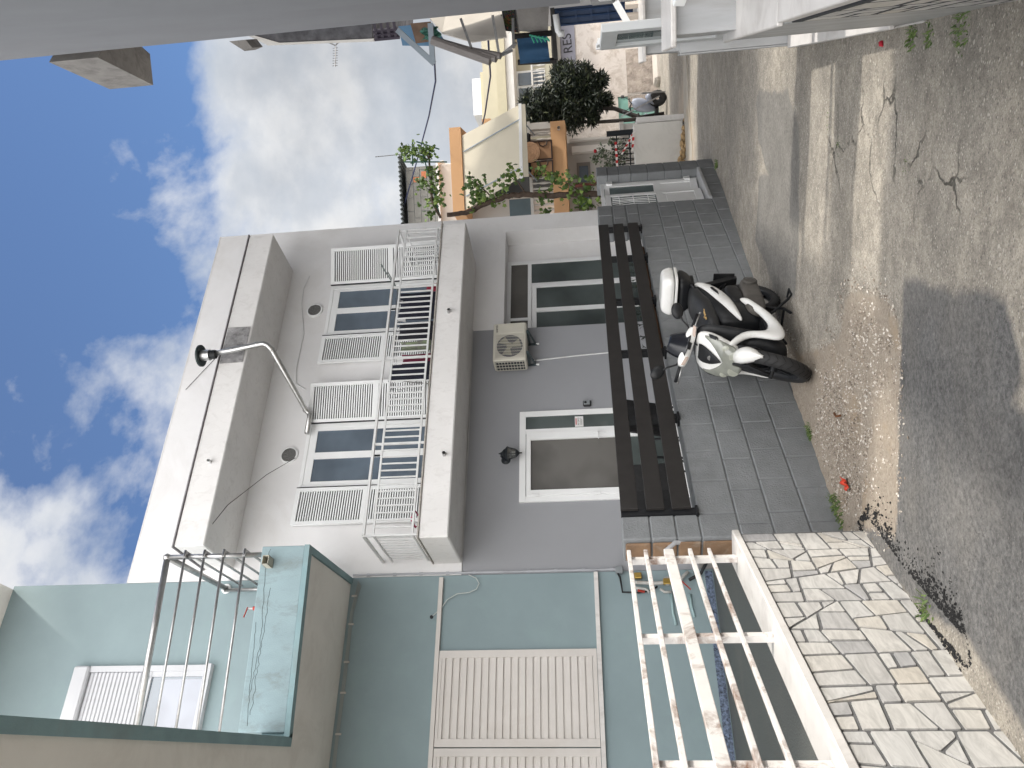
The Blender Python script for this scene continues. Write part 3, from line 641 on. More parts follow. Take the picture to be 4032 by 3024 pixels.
upwin(4.39, 5.40, 'left balcony window of the white house with both louvred shutters open', (3, .54), (12, .60))
upwin(6.91, 7.90, 'right balcony window of the white house, its right shutter swung further out', (2, .50), (22, .60))
for x, z, lb in ((7.44, 5.91, 'round gauze-covered vent above the right balcony window'), (4.92, 5.91, 'round gauze-covered vent above the left balcony window')):
    v_ = thing('wall_vent', lb, 'vent', 'round wall vents')
    q = MB(Matrix.Translation((x, Y0, z)) @ Matrix.Rotation(R(90), 4, 'X')); q.lathe([(0, .0), (.125, 0), (.125, .03), (.105, .035), (.105, .02), (0, .02)], 24); q.build('ring', WPVC, v_, smooth=False)
    q = MB(Matrix.Translation((x, Y0, z)) @ Matrix.Rotation(R(90), 4, 'X')); q.lathe([(0, .024), (.11, .024), (.10, .03), (.0, .034)], 9); q.build('gauze', mat('grey_gauze', (.13, .13, .125), .9, .4, 60, 1, 120), v_)
# flue
fl = thing('flue_pipe', 'shiny metal stove flue running from behind the shutter up past the eave', 'flue')
q = MB(); q.tube([(5.2, 9.48, 5.66), (5.49, 9.48, 5.66), (5.525, 9.47, 5.68), (5.55, 9.43, 5.71), (5.57, 9.40, 5.72), (6.03, 8.56, 5.97), (6.07, 8.52, 6.02), (6.085, 8.50, 6.07), (6.08, 8.50, 6.12), (6.02, 8.50, 6.44), (5.96, 8.50, 6.76)], .037, 16); q.build('pipe', GALV, fl, smooth=True)
q = MB()
for p, d in (((5.56, 9.44, 5.72), (.46, -.86, .24)), ((6.03, 8.57, 5.97), (.4, -.8, .3)), ((6.075, 8.50, 6.16), (-.15, 0, 1)), ((6.01, 8.5, 6.5), (-.15, 0, 1)), ((5.5, 9.48, 5.66), (1, 0, 0))):
    p = Vector(p); d = Vector(d).normalized(); q.tube([p-d*.014, p+d*.014], .043, 16)
q.build('joint_band', GALV, fl)
q = MB(Matrix.Translation((5.95, 8.50, 6.72))); q.lathe([(0, 0), (.06, 0), (.065, .04), (.06, .08), (0, .08)], 20); q.build('collar', BLACKP, fl)
q = MB(Matrix.Translation((5.945, 8.50, 6.8))); q.lathe([(.0, 0), (.075, 0), (.075, .12), (.0, .12)], 20); q.build('drum', GALV, fl)
q = MB(Matrix.Translation((5.94, 8.50, 6.93))); q.lathe([(0, 0), (.15, -.01), (.15, .012), (0, .05)], 28); q.build('cowl', mat('dark_green_cowl', (.015, .03, .03), .5), fl)
# small wall things
for x, z, dx, lb in ((6.55, 3.56, 0, 'small grey drain spout low on the balcony slab, right one'), (4.36, 3.50, 0, 'rusty drain slot in the balcony slab, left one'), (4.43, 6.58, 1, 'broken white drain spout on the eave front')):
    q = MB(); yy = 8.66 if not dx else 8.74
    q.tube([(x, yy+.01, z), (x, yy-.07, z-.01)], .022, 10, cap=False); q.tube([(x, yy-.07, z-.01), (x, yy+.01, z)], .016, 10, cap=False)
    tag(q.build('drain_spout', WMET if dx else STEEL, fix=False), lb, 'spout')
kb = thing('key_box', 'small grey combination key box on the wall right of the glazed door', 'key box')
q = MB(); q.cbox(5.485, 5.575, Y0-.045, Y0, 1.675, 1.785, .012); q.build('case', BLACKP, kb); q = MB(); q.cbox(5.497, 5.563, Y0-.056, Y0-.045, 1.69, 1.775, .006); q.build('front', mat('grey_plastic', (.22, .24, .25), .5), kb)
q = MB(Matrix.Translation((5.53, Y0-.056, 1.75)) @ Matrix.Rotation(R(90), 4, 'X')); q.lathe([(0, 0), (.018, 0), (.018, .004), (0, .004)], 16); q.build('dial', BLACKP, kb)
# glazed house door with side light
hd = thing('house_door', 'white framed glass door with a narrow side light in the grey wall', 'door')
q = MB(); q.box(4.09, 5.44, Y0-.03, Y0+.02, 2.58, 2.665); q.box(4.09, 4.17, Y0-.03, Y0+.02, .46, 2.58); q.box(5.36, 5.44, Y0-.03, Y0+.02, .46, 2.58); q.box(5.10, 5.16, Y0-.03, Y0+.02, .46, 2.58); q.build('frame', WPVC, hd, bevel=.003)
q = MB(); q.box(4.17, 4.25, Y0-.045, Y0, .47, 2.57); q.box(4.99, 5.10, Y0-.045, Y0, .47, 2.57); q.box(4.25, 4.99, Y0-.045, Y0, 2.51, 2.57); q.box(4.25, 4.99, Y0-.045, Y0, .47, .60); q.box(4.25, 4.99, Y0-.045, Y0, 1.28, 1.33)
lf = q.build('leaf', WPVC, hd, bevel=.003); q = MB(); q.box(4.25, 4.99, Y0-.015, Y0-.005, .60, 1.28); q.build('pane', GLS['green'], lf); q = MB(); q.box(4.25, 4.99, Y0-.015, Y0-.005, 1.33, 2.51); q.build('pane', GLS['low'], lf)
q = MB(); q.box(5.16, 5.36, Y0-.012, Y0-.004, .46, 2.58); q.build('side_pane', GLS['green'], hd)
q = MB(); q.cbox(5.04, 5.065, Y0-.06, Y0-.045, 1.50, 1.66, .003); q.tube([(5.052, Y0-.06, 1.6), (5.052, Y0-.10, 1.6), (4.94, Y0-.10, 1.595)], .009, 8); q.build('handle', WPVC, lf)
for z in (2.4, 1.6, .8): q = MB(); q.cbox(4.155, 4.195, Y0-.06, Y0-.045, z, z+.1, .004); q.build('hinge', WPVC, hd)
def text(s_, size, fr, matl, name, par=None, ext=.001):
    cu = bpy.data.curves.new('tmp', 'FONT'); cu.body = s_; cu.size = size; cu.extrude = ext; cu.align_x = 'CENTER'; cu.align_y = 'CENTER'
    o = bpy.data.objects.new('tmp', cu); C.objects.link(o); bpy.context.view_layer.update()
    me = bpy.data.meshes.new_from_object(o); bpy.data.objects.remove(o); me.transform(fr); me.materials.clear(); me.materials.append(matl)
    q = bpy.data.objects.new(name, me); C.objects.link(q)
    if par is not None: q.parent = par
    return q
FACE = Matrix.Rotation(R(90), 4, 'X')      # text upright on a wall facing -y
INK = mat('black_ink', (.02, .02, .02), .6); REDI = mat('red_ink', (.45, .03, .04), .6); PAPER = mat('white_paper', (.74, .74, .73), .6, .03)
stk = thing('door_sticker', 'small white notice with black and red print stuck on the side light', 'sticker')
q = MB(); q.box(5.175, 5.335, Y0-.016, Y0-.0125, 1.79, 1.905); q.build('sheet', PAPER, stk)
q = MB(); q.box(5.205, 5.305, Y0-.0185, Y0-.0165, 1.882, 1.895); q.build('red_band', REDI, stk)
text('ΑΓΟΡΩ', .034, Matrix.Translation((5.255, Y0-.0175, 1.855)) @ FACE, INK, 'lettering', stk, .0005)
for k in range(3): q = MB(); q.box(5.20, 5.31-.01*k, Y0-.0178, Y0-.0165, 1.827-.010*k, 1.830-.010*k); q.build('small_print', INK, stk)
# recess sliding window
sw = thing('sliding_window', 'tall white framed glazing in the recess of the white wall behind the air conditioner', 'window')
ys_ = Y0+.33
def fb(a, b_, z0, z1, y=0): q.box(a, b_, ys_-.03-y, ys_+.005-y, z0, z1)
q = MB(); fb(6.89, 8.43, 2.86, 2.92); fb(8.37, 8.43, .5, 2.86); fb(6.89, 8.37, 2.53, 2.59); fb(6.89, 6.95, .5, 2.53); fb(7.90, 7.97, .5, 2.53); fb(7.25, 7.30, 2.59, 2.86)
q.build('frame', WPVC, sw, bevel=.003)
q = MB(); fb(6.95, 7.02, .5, 2.52, .03); fb(7.86, 7.92, .5, 2.52, .03); fb(7.02, 7.86, 2.45, 2.52, .03); fb(7.38, 7.45, .5, 2.45, .03); s_ = q.build('sash', WPVC, sw, bevel=.003)
q = MB(); q.box(7.02, 7.86, ys_-.035, ys_-.028, .5, 2.45); q.build('pane', GLS['green'], s_)
q = MB(); q.box(7.97, 8.37, ys_-.012, ys_-.006, .5, 2.53); q.build('pane', GLS['green'], sw); q = MB(); q.box(6.95, 8.37, ys_-.012, ys_-.006, 2.59, 2.86); q.build('transom_pane', GLS['low'], sw)
q = MB(); q.tube([(7.00, ys_-.06, 1.42), (7.00, ys_-.10, 1.44), (7.00, ys_-.10, 1.62), (7.00, ys_-.06, 1.64)], .009, 6); q.build('handle', WPVC, sw)
# air conditioner
ac = thing('air_conditioner', 'cream outdoor air-conditioning unit bracketed to the grey wall', 'air conditioner')
CRM = mat('cream_enamel', (.55, .53, .46), .45, .05, 5)
q = MB(); q.cbox(6.10, 6.74, 9.25, 9.53, 2.545, 3.02, .015); q.build('casing', CRM, ac)
fa = Matrix.Translation((6.335, 9.25, 2.78)) @ FACE
q = MB(fa); q.cbox(-.20, .20, -.205, .205, -.002, .006, .004); q.build('fan_panel', mat('ac_panel', (.48, .46, .40), .5), ac)
q = MB(fa); q.lathe([(0, .007), (.185, .007), (.185, .009), (0, .009)], 32); q.build('fan_opening', mat('fan_dark', (.03, .035, .06), .8), ac)
q = MB(fa)
for k in range(3):
    a = k*2.094+.5; q.add([(.04*math.cos(a-.5), .04*math.sin(a-.5), .012), (.17*math.cos(a-.1), .17*math.sin(a-.1), .011), (.17*math.cos(a+.75), .17*math.sin(a+.75), .016), (.04*math.cos(a+.7), .04*math.sin(a+.7), .016)], [(0, 1, 2, 3)])
q.lathe([(0, .018), (.045, .018), (.045, .01)], 16); q.build('fan', mat('fan_blade', (.26, .25, .20), .6), ac, fix=False)
q = MB(fa)
for k in range(-17, 18):
    h = math.sqrt(max(0, .187**2-(k*.0105)**2)); q.bar((-h, k*.0105, .020), (h, k*.0105, .020), .0018, .002)
for k in range(-3, 4): q.bar((k*.05, -.19, .022), (k*.05, .19, .022), .003, .003)
q.build('grille', CRM, ac)
text('UNITED', .036, Matrix.Translation((6.645, 9.247, 2.965)) @ FACE, INK, 'lettering', ac)
q = MB(); q.cbox(6.56, 6.73, 9.243, 9.252, 2.57, 2.94, .003)
for k in range(9): q.box(6.58, 6.71, 9.240, 9.244, 2.60+k*.036, 2.603+k*.036)
q.build('service_panel', CRM, ac)
q = MB(); q.box(6.094, 6.10, 9.28, 9.50, 2.58, 2.99); q.build('coil', mat('coil_dark', (.03, .035, .04), .7), ac)
q = MB()
for k in range(10): q.box(6.086, 6.094, 9.28, 9.50, 2.60+k*.042, 2.605+k*.042)
for k in range(4): q.box(6.086, 6.094, 9.28+k*.072, 9.286+k*.072, 2.58, 2.99)
q.build('side_grille', CRM, ac)
for x in (6.22, 6.58):
    q = MB(); q.box(x-.015, x+.015, 9.24, 9.60, 2.515, 2.545); q.box(x-.015, x+.015, 9.58, 9.60, 2.42, 2.8); q.bar((x, 9.26, 2.52), (x, 9.59, 2.44), .02, .02); q.build('bracket', mat('dark_bracket', (.05, .07, .075), .5), ac)
    q = MB(); q.tube([(x, 9.585, 2.44), (x, 9.585, 2.39)], .014, 8); q.build('bracket_foot', WPVC, ac)
q = MB(); q.tube([(6.29, 9.585, 2.47), (6.31, 9.588, 2.2), (6.34, 9.588, 1.8), (6.36, 9.588, 1.4), (6.37, 9.588, .5)], .011, 6); tag(q.build('drain_hose', WMET, smooth=True), 'thin white hose hanging down the grey wall below the air conditioner', 'hose')
for x, z in ((5.9, 2.35), (5.6, 2.34), (3.6, 2.41), (3.55, 2.9)):
    pass
# wall lantern
ln = thing('wall_lantern', 'black coach lantern above the glazed door', 'lantern'); BLK = mat('black_iron', (.010, .014, .018), .45)
cx0, cy0 = 4.72, 9.40
def L6(prof, nm, m_): q = MB(Matrix.Translation((cx0, cy0, 0))); q.lathe(prof, 6); return q.build(nm, m_, ln)
L6([(0, 2.925), (.012, 2.92), (.008, 2.905), (.02, 2.895), (.025, 2.88), (.06, 2.855), (.075, 2.83), (.105, 2.808), (.105, 2.795), (0, 2.795)], 'cap', BLK)
L6([(0, 2.61), (.010, 2.615), (.008, 2.64), (.03, 2.66), (.055, 2.68), (.058, 2.695), (0, 2.695)], 'base', BLK)
L6([(.088, 2.795), (.055, 2.695)], 'glass', mat('lantern_glass', (.35, .36, .35), .1, tr=.8))
for k in range(6):
    a = 2*math.pi*k/6; q = MB(); q.tube([(cx0+.093*math.cos(a), cy0+.093*math.sin(a), 2.80), (cx0+.056*math.cos(a), cy0+.056*math.sin(a), 2.69)], .005, 5); q.build('rib', BLK, ln)
q = MB(); q.tube([(cx0, cy0, 2.88), (cx0, cy0+.08, 2.90), (cx0, 9.56, 2.86)], .014, 8); q.build('arm', BLK, ln)
q = MB(Matrix.Translation((cx0, 9.6, 2.85)) @ FACE); q.lathe([(0, .03), (.03, .03), (.065, .0)], 16); q.build('wall_plate', BLK, ln)
q = MB(); q.tube([(cx0, cy0, 2.70), (cx0, cy0, 2.75)], .018, 8); q.build('bulb', PAPER, ln)
# conduit down the corner and other cables
q = MB(); q.tube([(3.175, 9.585, 4.78), (3.172, 9.585, 3), (3.17, 9.585, 1.42)], .014, 8)
for k in range(10): q.tube([(3.172, 9.585, 4.6-.34*k), (3.172, 9.585, 4.56-.34*k)], .02, 8)
tag(q.build('conduit', mat('grey_conduit', (.38, .39, .42), .5), smooth=False), 'grey conduit clipped down the joint between the teal and grey walls', 'conduit')
q = MB(); q.tube([(2.63, 9.59, 3.73), (2.72, 9.57, 3.62), (2.83, 9.56, 3.54), (2.90, 9.56, 3.42), (2.91, 9.55, 3.27), (2.95, 9.55, 3.18), (3.02, 9.55, 3.15), (3.09, 9.56, 3.19), (3.14, 9.575, 3.29)], .006, 6)
tag(q.build('cable', mat('pale_cable', (.5, .53, .52), .5), smooth=True), 'pale looped cable hanging across the teal wall', 'cable')
q = MB(); q.tube([(8.15, 9.585, 6.1), (7.9, 9.585, 6.16), (7.6, 9.585, 6.15), (7.0, 9.585, 6.02), (6.4, 9.585, 6.04), (6.1, 9.585, 6.0), (6.0, 9.585, 5.85)], .006, 5)
tag(q.build('cable', WMET), 'thin white cable drooping below the eave to the middle shutter', 'cable')
q = MB(); q.tube([(4.88, 9.58, 5.80), (4.45, 9.2, 6.0), (3.9, 8.9, 6.3), (3.4, 8.78, 6.5)], .004, 4); tag(q.build('wire', SLAT), 'thin dark wire sagging from the left vent to the eave corner', 'wire')
q = MB(); q.tube([(6.1, 9.59, 7.72), (6.75, 9.59, 7.3), (7.4, 9.59, 6.85)], .004, 4); tag(q.build('wire', SLAT), 'thin dark wire slanting across the roof parapet', 'wire')
# laundry
def cloth(nm, pts, colr, lb, cat='laundry', var=.2, y=8.93, fold=5, vs=8, col2=None):
    (x0, z0), (x1, z1), (x2, z2), (x3, z3) = pts
    ph = random.random()*6
    q = MB(); q.grid(lambda u, v: ((x0*(1-u)+x1*u)*(1-v)+(x3*(1-u)+x2*u)*v, y+.02*math.sin(u*fold*3+ph)*(.3+v)+.01*math.sin(v*5+u*4), (z0*(1-u)+z1*u)*(1-v)+(z3*(1-u)+z2*u)*v-.02*math.sin(u*3.14)*(1-v)), 24, 12)
    return tag(q.build(nm, mat(nm+'_'+lb[:12].replace(' ', '_'), colr, .9, var, vs, .3, 200, col2=col2), smooth=True, solid=.004), lb, cat, 'laundry on the balcony')
NAVY = (.008, .010, .022)
cloth('towel', ((7.15, 4.36), (6.66, 4.36), (6.66, 3.80), (7.15, 3.80)), NAVY, 'dark navy towel at the right end of the drying rack')
cloth('towel', ((6.62, 4.33), (6.30, 4.33), (6.30, 3.79), (6.62, 3.79)), (.012, .013, .02), 'black towel in the middle of the drying rack')
cloth('towel', ((5.88, 4.38), (5.64, 4.36), (5.64, 3.80), (5.90, 3.80)), NAVY, 'narrow navy towel left of the thick railing post', y=8.9)
cloth('shirt', ((6.28, 4.28), (6.12, 4.27), (6.10, 3.86), (6.28, 3.84)), (.34, .30, .32), 'pale green and grey patterned shirt on the rack', var=.6, vs=14, col2=(.14, .18, .10))
cloth('trousers', ((6.10, 4.26), (5.93, 4.24), (5.92, 3.82), (6.10, 3.80)), (.16, .02, .05), 'maroon trousers hanging beside the patterned shirt', y=8.97)
cloth('cloth', ((7.24, 3.98), (7.12, 3.98), (7.14, 3.80), (7.24, 3.79)), (.30, .03, .06), 'small crimson cloth at the right edge of the navy towel', y=8.88)
cloth('cloth', ((6.66, 4.36), (6.60, 4.35), (6.61, 4.22), (6.65, 4.23)), (.6, .6, .6), 'scrap of white cloth between the two dark towels', y=8.88)
dr = thing('drying_rack', 'thin metal drying rack holding the laundry on the balcony', 'drying rack')
q = MB()
for y_ in (8.88, 8.95, 9.05, 9.15): q.tube([(5.6, y_, 4.37), (7.2, y_, 4.39)], .004, 5)
q.tube([(5.6, 8.85, 4.37), (5.6, 9.3, 4.37)], .007, 6); q.tube([(7.2, 8.85, 4.39), (7.2, 9.3, 4.39)], .007, 6); q.build('wires', STEEL, dr)
for x in (5.75, 7.1): q = MB(); q.tube([(x, 8.9, 3.77), (x-.1, 9.25, 4.37)], .007, 6); q.tube([(x, 9.25, 3.77), (x-.1, 8.9, 4.37)], .007, 6); q.build('leg', STEEL, dr)
q = MB(); q.tube([(7.10, 8.8, 4.36), (7.5, 8.8, 4.60), (7.62, 8.8, 4.66)], .010, 6); q.tube([(7.06, 8.84, 4.33), (7.5, 8.84, 4.56)], .008, 6); tag(q.build('broom_handle', mat('green_grey_pole', (.16, .19, .18), .5)), 'grey-green poles leaning on the balcony handrail', 'pole')
q = MB(); q.tube([(3.45, 8.72, 3.80), (3.55, 8.70, 3.86), (3.66, 8.72, 3.82), (3.6, 8.78, 3.775), (3.5, 8.76, 3.775)], .012, 8, closed=True); tag(q.build('hose_loop', mat('magenta_hose', (.35, .03, .10), .4), smooth=True), 'crimson hose lying at the left end of the balcony', 'hose')
# ---------------- teal building ----------------
tb = thing('teal_building', 'pale teal house on the left with jutting upper balcony and cream louvred shutters', 'building')
q = MB(); q.box(-6, 3.145, Y0, 15, -.4, 9.42); q.build('wall', TEAL, tb)
q = MB(); q.box(-6, 3.12, Y0-.012, Y0, .31, .40); q.build('skirting', mat('speckled_blue_tile', (.10, .13, .19), .5, 1.0, 45), tb)
q = MB(); q.box(-6, 3.10, 8.6, 15, 9.42, 9.62); q.build('roof_slab', SOFFIT, tb)
q = MB(); q.prism([(3.0, 8.0), (1.14, 8.215), (1.14, 8.335), (2.88, 8.13), (3.02, Y0), (3.135, Y0)], 4.835, 5.32); pf = q.build('balcony_parapet', TEALG, tb, bevel=.01)
q = MB(); q.prism([(3.005, 7.99), (1.10, 8.21), (1.10, 8.30), (2.94, 8.09), (3.07, Y0), (3.14, Y0)], 4.78, 4.835); q.build('parapet_rim', TEALD, tb)
q = MB(); q.prism([(.50, 2.9), (.66, 4.11), (.76, 5.02), (.89, 6.25), (1.10, 8.215), (1.16, 8.30), (1.02, 8.30), (.80, 6.25), (.57, 4.11), (.42, 2.9)], 4.78, 5.09); q.build('overhang_rim', TEALD, tb)
q = MB(); q.prism([(2.93, 8.095), (3.06, Y0), (-6, Y0), (-6, 2.9), (.43, 2.9), (.58, 4.11), (.81, 6.25), (1.03, 8.30)], 4.80, 4.98); q.build('soffit', SOFFIT, tb)
q = MB(); q.prism([(.02+.30*math.cos(a)*(1+.25*math.sin(3*a)), 5.9+.16*math.sin(a)*(1+.3*math.cos(2*a))) for a in [k*.45 for k in range(14)]], 4.797, 4.7995); q.build('damp_patch', mat('peeled_soffit', (.22, .19, .16), .95, .4, 12, .6, 40), tb, label='peeled damp patch on the soffit')
q = MB(); q.box(.96-3, 3.11, Y0-.05, Y0, 3.605, 3.655); q.build('ledge', WPVC2, tb); q = MB(); q.box(-2, 3.13, Y0-.06, Y0, 1.685, 1.735); q.build('sill', MARB, tb)
q = MB()
def crackline(x0, x1, zf, n_, amp):
    P = []
    for k in range(n_+1):
        x = x0+(x1-x0)*k/n_; P.append((x, 8.0+(3.0-x)*.1156-.0005, zf(k/n_)+random.uniform(-amp, amp)))
    q.tube(P, .0022, 4)
crackline(2.97, 1.2, lambda u: 5.225+.02*math.sin(u*9), 46, .008); crackline(2.55, 1.3, lambda u: 5.17+.04*u, 34, .012); crackline(2.2, 1.5, lambda u: 5.28-.03*u, 16, .006)
q.build('crack', mat('crack_shadow', (.035, .045, .045), .95), tb)  # cracks drawn as thin dark tubes
# cables under the soffit
cb = thing('cable_bundle', 'bundle of pale cables clipped along the teal wall under the soffit', 'cable')
for k in range(4):
    q = MB(); q.tube([(3.1-.02*k, Y0-.012, 4.70-.012*k), (2.7, Y0-.012, 4.755-.010*k+.006*math.sin(k)), (2.0, Y0-.012, 4.75-.011*k), (1.2, Y0-.012, 4.755-.010*k), (.4, Y0-.012, 4.75-.012*k), (-1, Y0-.012, 4.75-.011*k)], .005, 5); q.build('cable', mat('dusty_cable', (.30, .33, .32), .6), cb)
for x in (2.9, 2.55, 2.1, 1.75, 1.3, .9, .4): q = MB(); q.box(x, x+.02, Y0-.02, Y0, 4.70, 4.765); q.build('clip', WPVC2, cb)
# lower louvred shutters
sh = thing('louvred_shutters', 'pair of large cream sliding shutters with horizontal slats on the teal wall', 'shutter')
def bigleaf(x0, x1):
    q = MB(); q.box(x0, x0+.085, Y0-.04, Y0-.002, 1.74, 3.60); q.box(x1-.085, x1, Y0-.04, Y0-.002, 1.74, 3.60); q.box(x0+.085, x1-.085, Y0-.04, Y0-.002, 3.565, 3.60); q.box(x0+.085, x1-.085, Y0-.04, Y0-.002, 1.74, 1.79)
    o = q.build('shutter_frame', WPVC2, sh, bevel=.002)
    q = MB(); q.box(x0+.08, x1-.08, Y0-.008, Y0-.004, 1.78, 3.58)
    for k in range(21):
        z = 1.795+k*.0865; q.add([(x0+.085, Y0-.034, z), (x1-.085, Y0-.034, z), (x1-.085, Y0-.030, z+.052), (x0+.085, Y0-.030, z+.052), (x1-.085, Y0-.012, z+.083), (x0+.085, Y0-.012, z+.083), (x0+.085, Y0-.010, z-.002), (x1-.085, Y0-.010, z-.002)], [(0, 1, 2, 3), (3, 2, 4, 5), (6, 7, 1, 0)])
    q.build('slats', WPVC2, o, fix=False)
bigleaf(1.168, 2.22); bigleaf(.10, 1.155); bigleaf(-.96, .09)
skt = thing('cable_outlet', 'black cable outlet with a pale plate above the cream ledge on the teal wall', 'outlet')
q = MB(Matrix.Translation((2.63, Y0, 3.73)) @ FACE); q.lathe([(0, .02), (.02, .02), (.024, 0)], 14); q.build('cap', BLACKP, skt); q = MB(); q.box(2.585, 2.675, Y0-.006, Y0, 3.69, 3.77); q.build('plate', TEAL, skt)
SHW = mat('dimmed_white_shutter', (.50, .51, .535), .5, .04)  # white dimmed in the colour to offset the strong upper-storey light
uw = thing('upper_window', 'half-lowered white roller shutter window on the upper teal storey', 'window')
q = MB(); q.box(1.0, 2.10, Y0-.01, Y0+.005, 6.40, 8.18); q.build('reveal', SHW, uw)
q = MB(); q.cbox(1.0, 2.09, Y0-.10, Y0-.01, 7.97, 8.17, .02); q.box(2.02, 2.09, Y0-.06, Y0-.01, 6.44, 7.97); q.box(1.0, 2.10, Y0-.08, Y0-.01, 6.40, 6.45); q.build('frame', SHW, uw)
q = MB(); 
for k in range(14): q.cbox(1.0, 2.02, Y0-.040, Y0-.015, 7.24+k*.052, 7.24+k*.052+.049, .010)
q.cbox(1.0, 2.02, Y0-.045, Y0-.012, 7.15, 7.238, .006); q.build('roller_shutter', SHW, uw)
q = MB(); q.tube([(1.95, Y0-.05, 7.2), (1.95, Y0-.075, 7.2)], .02, 10); q.build('stop_knob', SHW, uw)
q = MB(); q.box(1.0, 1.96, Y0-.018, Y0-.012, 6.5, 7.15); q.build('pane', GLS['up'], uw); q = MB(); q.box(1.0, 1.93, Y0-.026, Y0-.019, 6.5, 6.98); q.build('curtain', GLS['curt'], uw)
q = MB(); q.box(1.96, 2.02, Y0-.04, Y0-.012, 6.45, 7.15); q.box(1, 1.96, Y0-.04, Y0-.012, 6.45, 6.5); q.build('sash', SHW, uw)
# teal balcony railing
tr_ = thing('pipe_railing', 'brushed metal pipe railing on the jutting teal balcony', 'railing')
A_, B_, C_ = (2.93, 8.07), (1.10, 8.28), (3.04, 9.58)
def pr(nm, a, b_, r_): q = MB(); q.tube([a, b_], r_, 14); return q.build(nm, STEEL, tr_, smooth=True)
pr('handrail', (*A_, 6.44), (*B_, 6.44), .034); pr('handrail', (*A_, 6.44), (*C_, 6.44), .034); pr('post', (*A_, 5.32), (*A_, 6.44), .028); pr('wall_post', (C_[0]-.03, C_[1]-.03, 5.0), (C_[0]-.03, C_[1]-.03, 6.44), .022)
q = MB(Matrix.Translation((*A_, 6.44))); q.lathe([(0, -.045), (.03, -.035), (.045, 0), (.03, .035), (0, .045)], 14); q.build('ball_joint', STEEL, tr_, smooth=True)
q = MB(Matrix.Translation((C_[0], C_[1]+.015, 6.44)) @ FACE); q.lathe([(0, .02), (.06, .02), (.065, 0)], 18); q.build('wall_flange', WPVC, tr_)
for z in (6.215, 5.99, 5.765, 5.525):
    pr('bar', (A_[0]+.06, A_[1]-.045, z), (B_[0], B_[1]-.04, z), .014); pr('side_bar', (A_[0]+.045, A_[1]-.03, z), (C_[0]+.02, C_[1]-.04, z), .014)
    q = MB(); q.cbox(A_[0]-.03, A_[0]+.05, A_[1]-.05, A_[1]-.01, z-.018, z+.018, .006); q.build('clamp', STEEL, tr_)
tp = thing('red_valve', 'red lever valve standing on the teal balcony parapet', 'valve'); RED = mat('red_plastic', (.40, .035, .02), .5)
q = MB(); q.tube([(2.36, 8.14, 5.30), (2.36, 8.14, 5.36)], .022, 10); q.build('nut', RED, tp); q = MB(); q.tube([(2.36, 8.14, 5.36), (2.36, 8.14, 5.42)], .012, 8); q.build('stem', STEEL, tp)
q = MB(); q.bar((2.37, 8.13, 5.42), (2.26, 8.12, 5.44), .018, .006); q.build('lever', RED, tp)
q = MB(); q.prism([(-.05, -.035), (.05, -.035), (.05, .035), (-.05, .035)], 0, .13, 'y', Matrix.Translation((2.80, 7.90, 5.20)))
q = MB()
for a, b_, c, d in ((-.05, -.045, -.035, .035), (.045, .05, -.035, .035), (-.05, .05, -.035, -.03), (-.05, .05, .03, .035)): q.box(2.81+a, 2.81+b_, 7.89, 8.03, 5.21+c, 5.21+d)
tag(q.build('square_spout', mat('cream_spout', (.45, .43, .36), .6)), 'square cream rainwater spout sticking out of the teal balcony front', 'spout')
# valves and pipes on the teal wall
vs_ = thing('pipe_manifold', 'cluster of water pipes and brass valves on the teal wall behind the railing', 'pipes'); yw = Y0-.06
PW = mat('pale_pipe', (.42, .42, .40), .5, .15, 9, dirt=(.2, .1, .05), damt=.6, dscale=8); BR = mat('brass', (.45, .30, .08), .35, metal=.8); TP = mat('teal_painted_pipe', (.30, .42, .43), .6)
for nm, m_, pts, r_ in (('pipe', PW, [(2.99, yw, 1.30), (2.97, yw, 1.0), (2.98, yw, .72), (3.05, yw, .66), (3.10, yw, .6)], .022), ('pipe', PW, [(2.92, yw, 1.25), (2.90, yw, 1.12), (2.86, yw, 1.08)], .018), ('pipe', PW, [(2.90, yw, .95), (2.86, yw, .9), (2.86, yw, .82)], .016),
        ('hose', BLACKP, [(3.10, yw, 1.44), (3.05, yw, 1.42), (2.87, yw, 1.40), (2.86, yw, 1.2), (2.88, yw, 1.06), (2.93, yw, .98)], .012), ('hose', BLACKP, [(3.0, yw, .6), (3.08, yw, .45), (3.2, yw-.2, .36), (3.2, yw-.6, .34)], .02),
        ('stub_pipe', TP, [(2.86, Y0-.015, .82), (2.62, Y0-.015, .82), (2.48, Y0-.015, .80)], .016), ('stub_pipe', TP, [(2.84, Y0-.015, .60), (2.7, Y0-.015, .60), (2.57, Y0-.015, .58)], .016)):
    q = MB(); q.tube(pts, r_, 9); q.build(nm, m_, vs_, smooth=True)
for x, z in ((3.06, 1.2), (2.98, .86)): q = MB(); q.cbox(x-.035, x+.035, yw-.05, yw+.02, z-.04, z+.05, .008); q.build('valve', BR, vs_)
q = MB(); q.bar((2.86, yw-.03, 1.14), (2.87, yw-.06, 1.22), .02, .02); q.build('lever', RED, vs_); q = MB(); q.bar((2.98, yw-.05, .7), (2.86, yw-.08, .6), .015, .01); q.build('lever', RED, vs_)
q = MB(Matrix.Translation((2.99, yw, .86)) @ FACE); q.lathe([(0, .03), (.05, .03), (.05, -.02)], 14); q.build('meter', PW, vs_)
q = MB(); q.cbox(3.10, 3.18, Y0-.10, Y0-.02, 1.38, 1.47, .006); q.build('junction_box', mat('grey_plastic', (.22, .24, .25), .5), vs_)
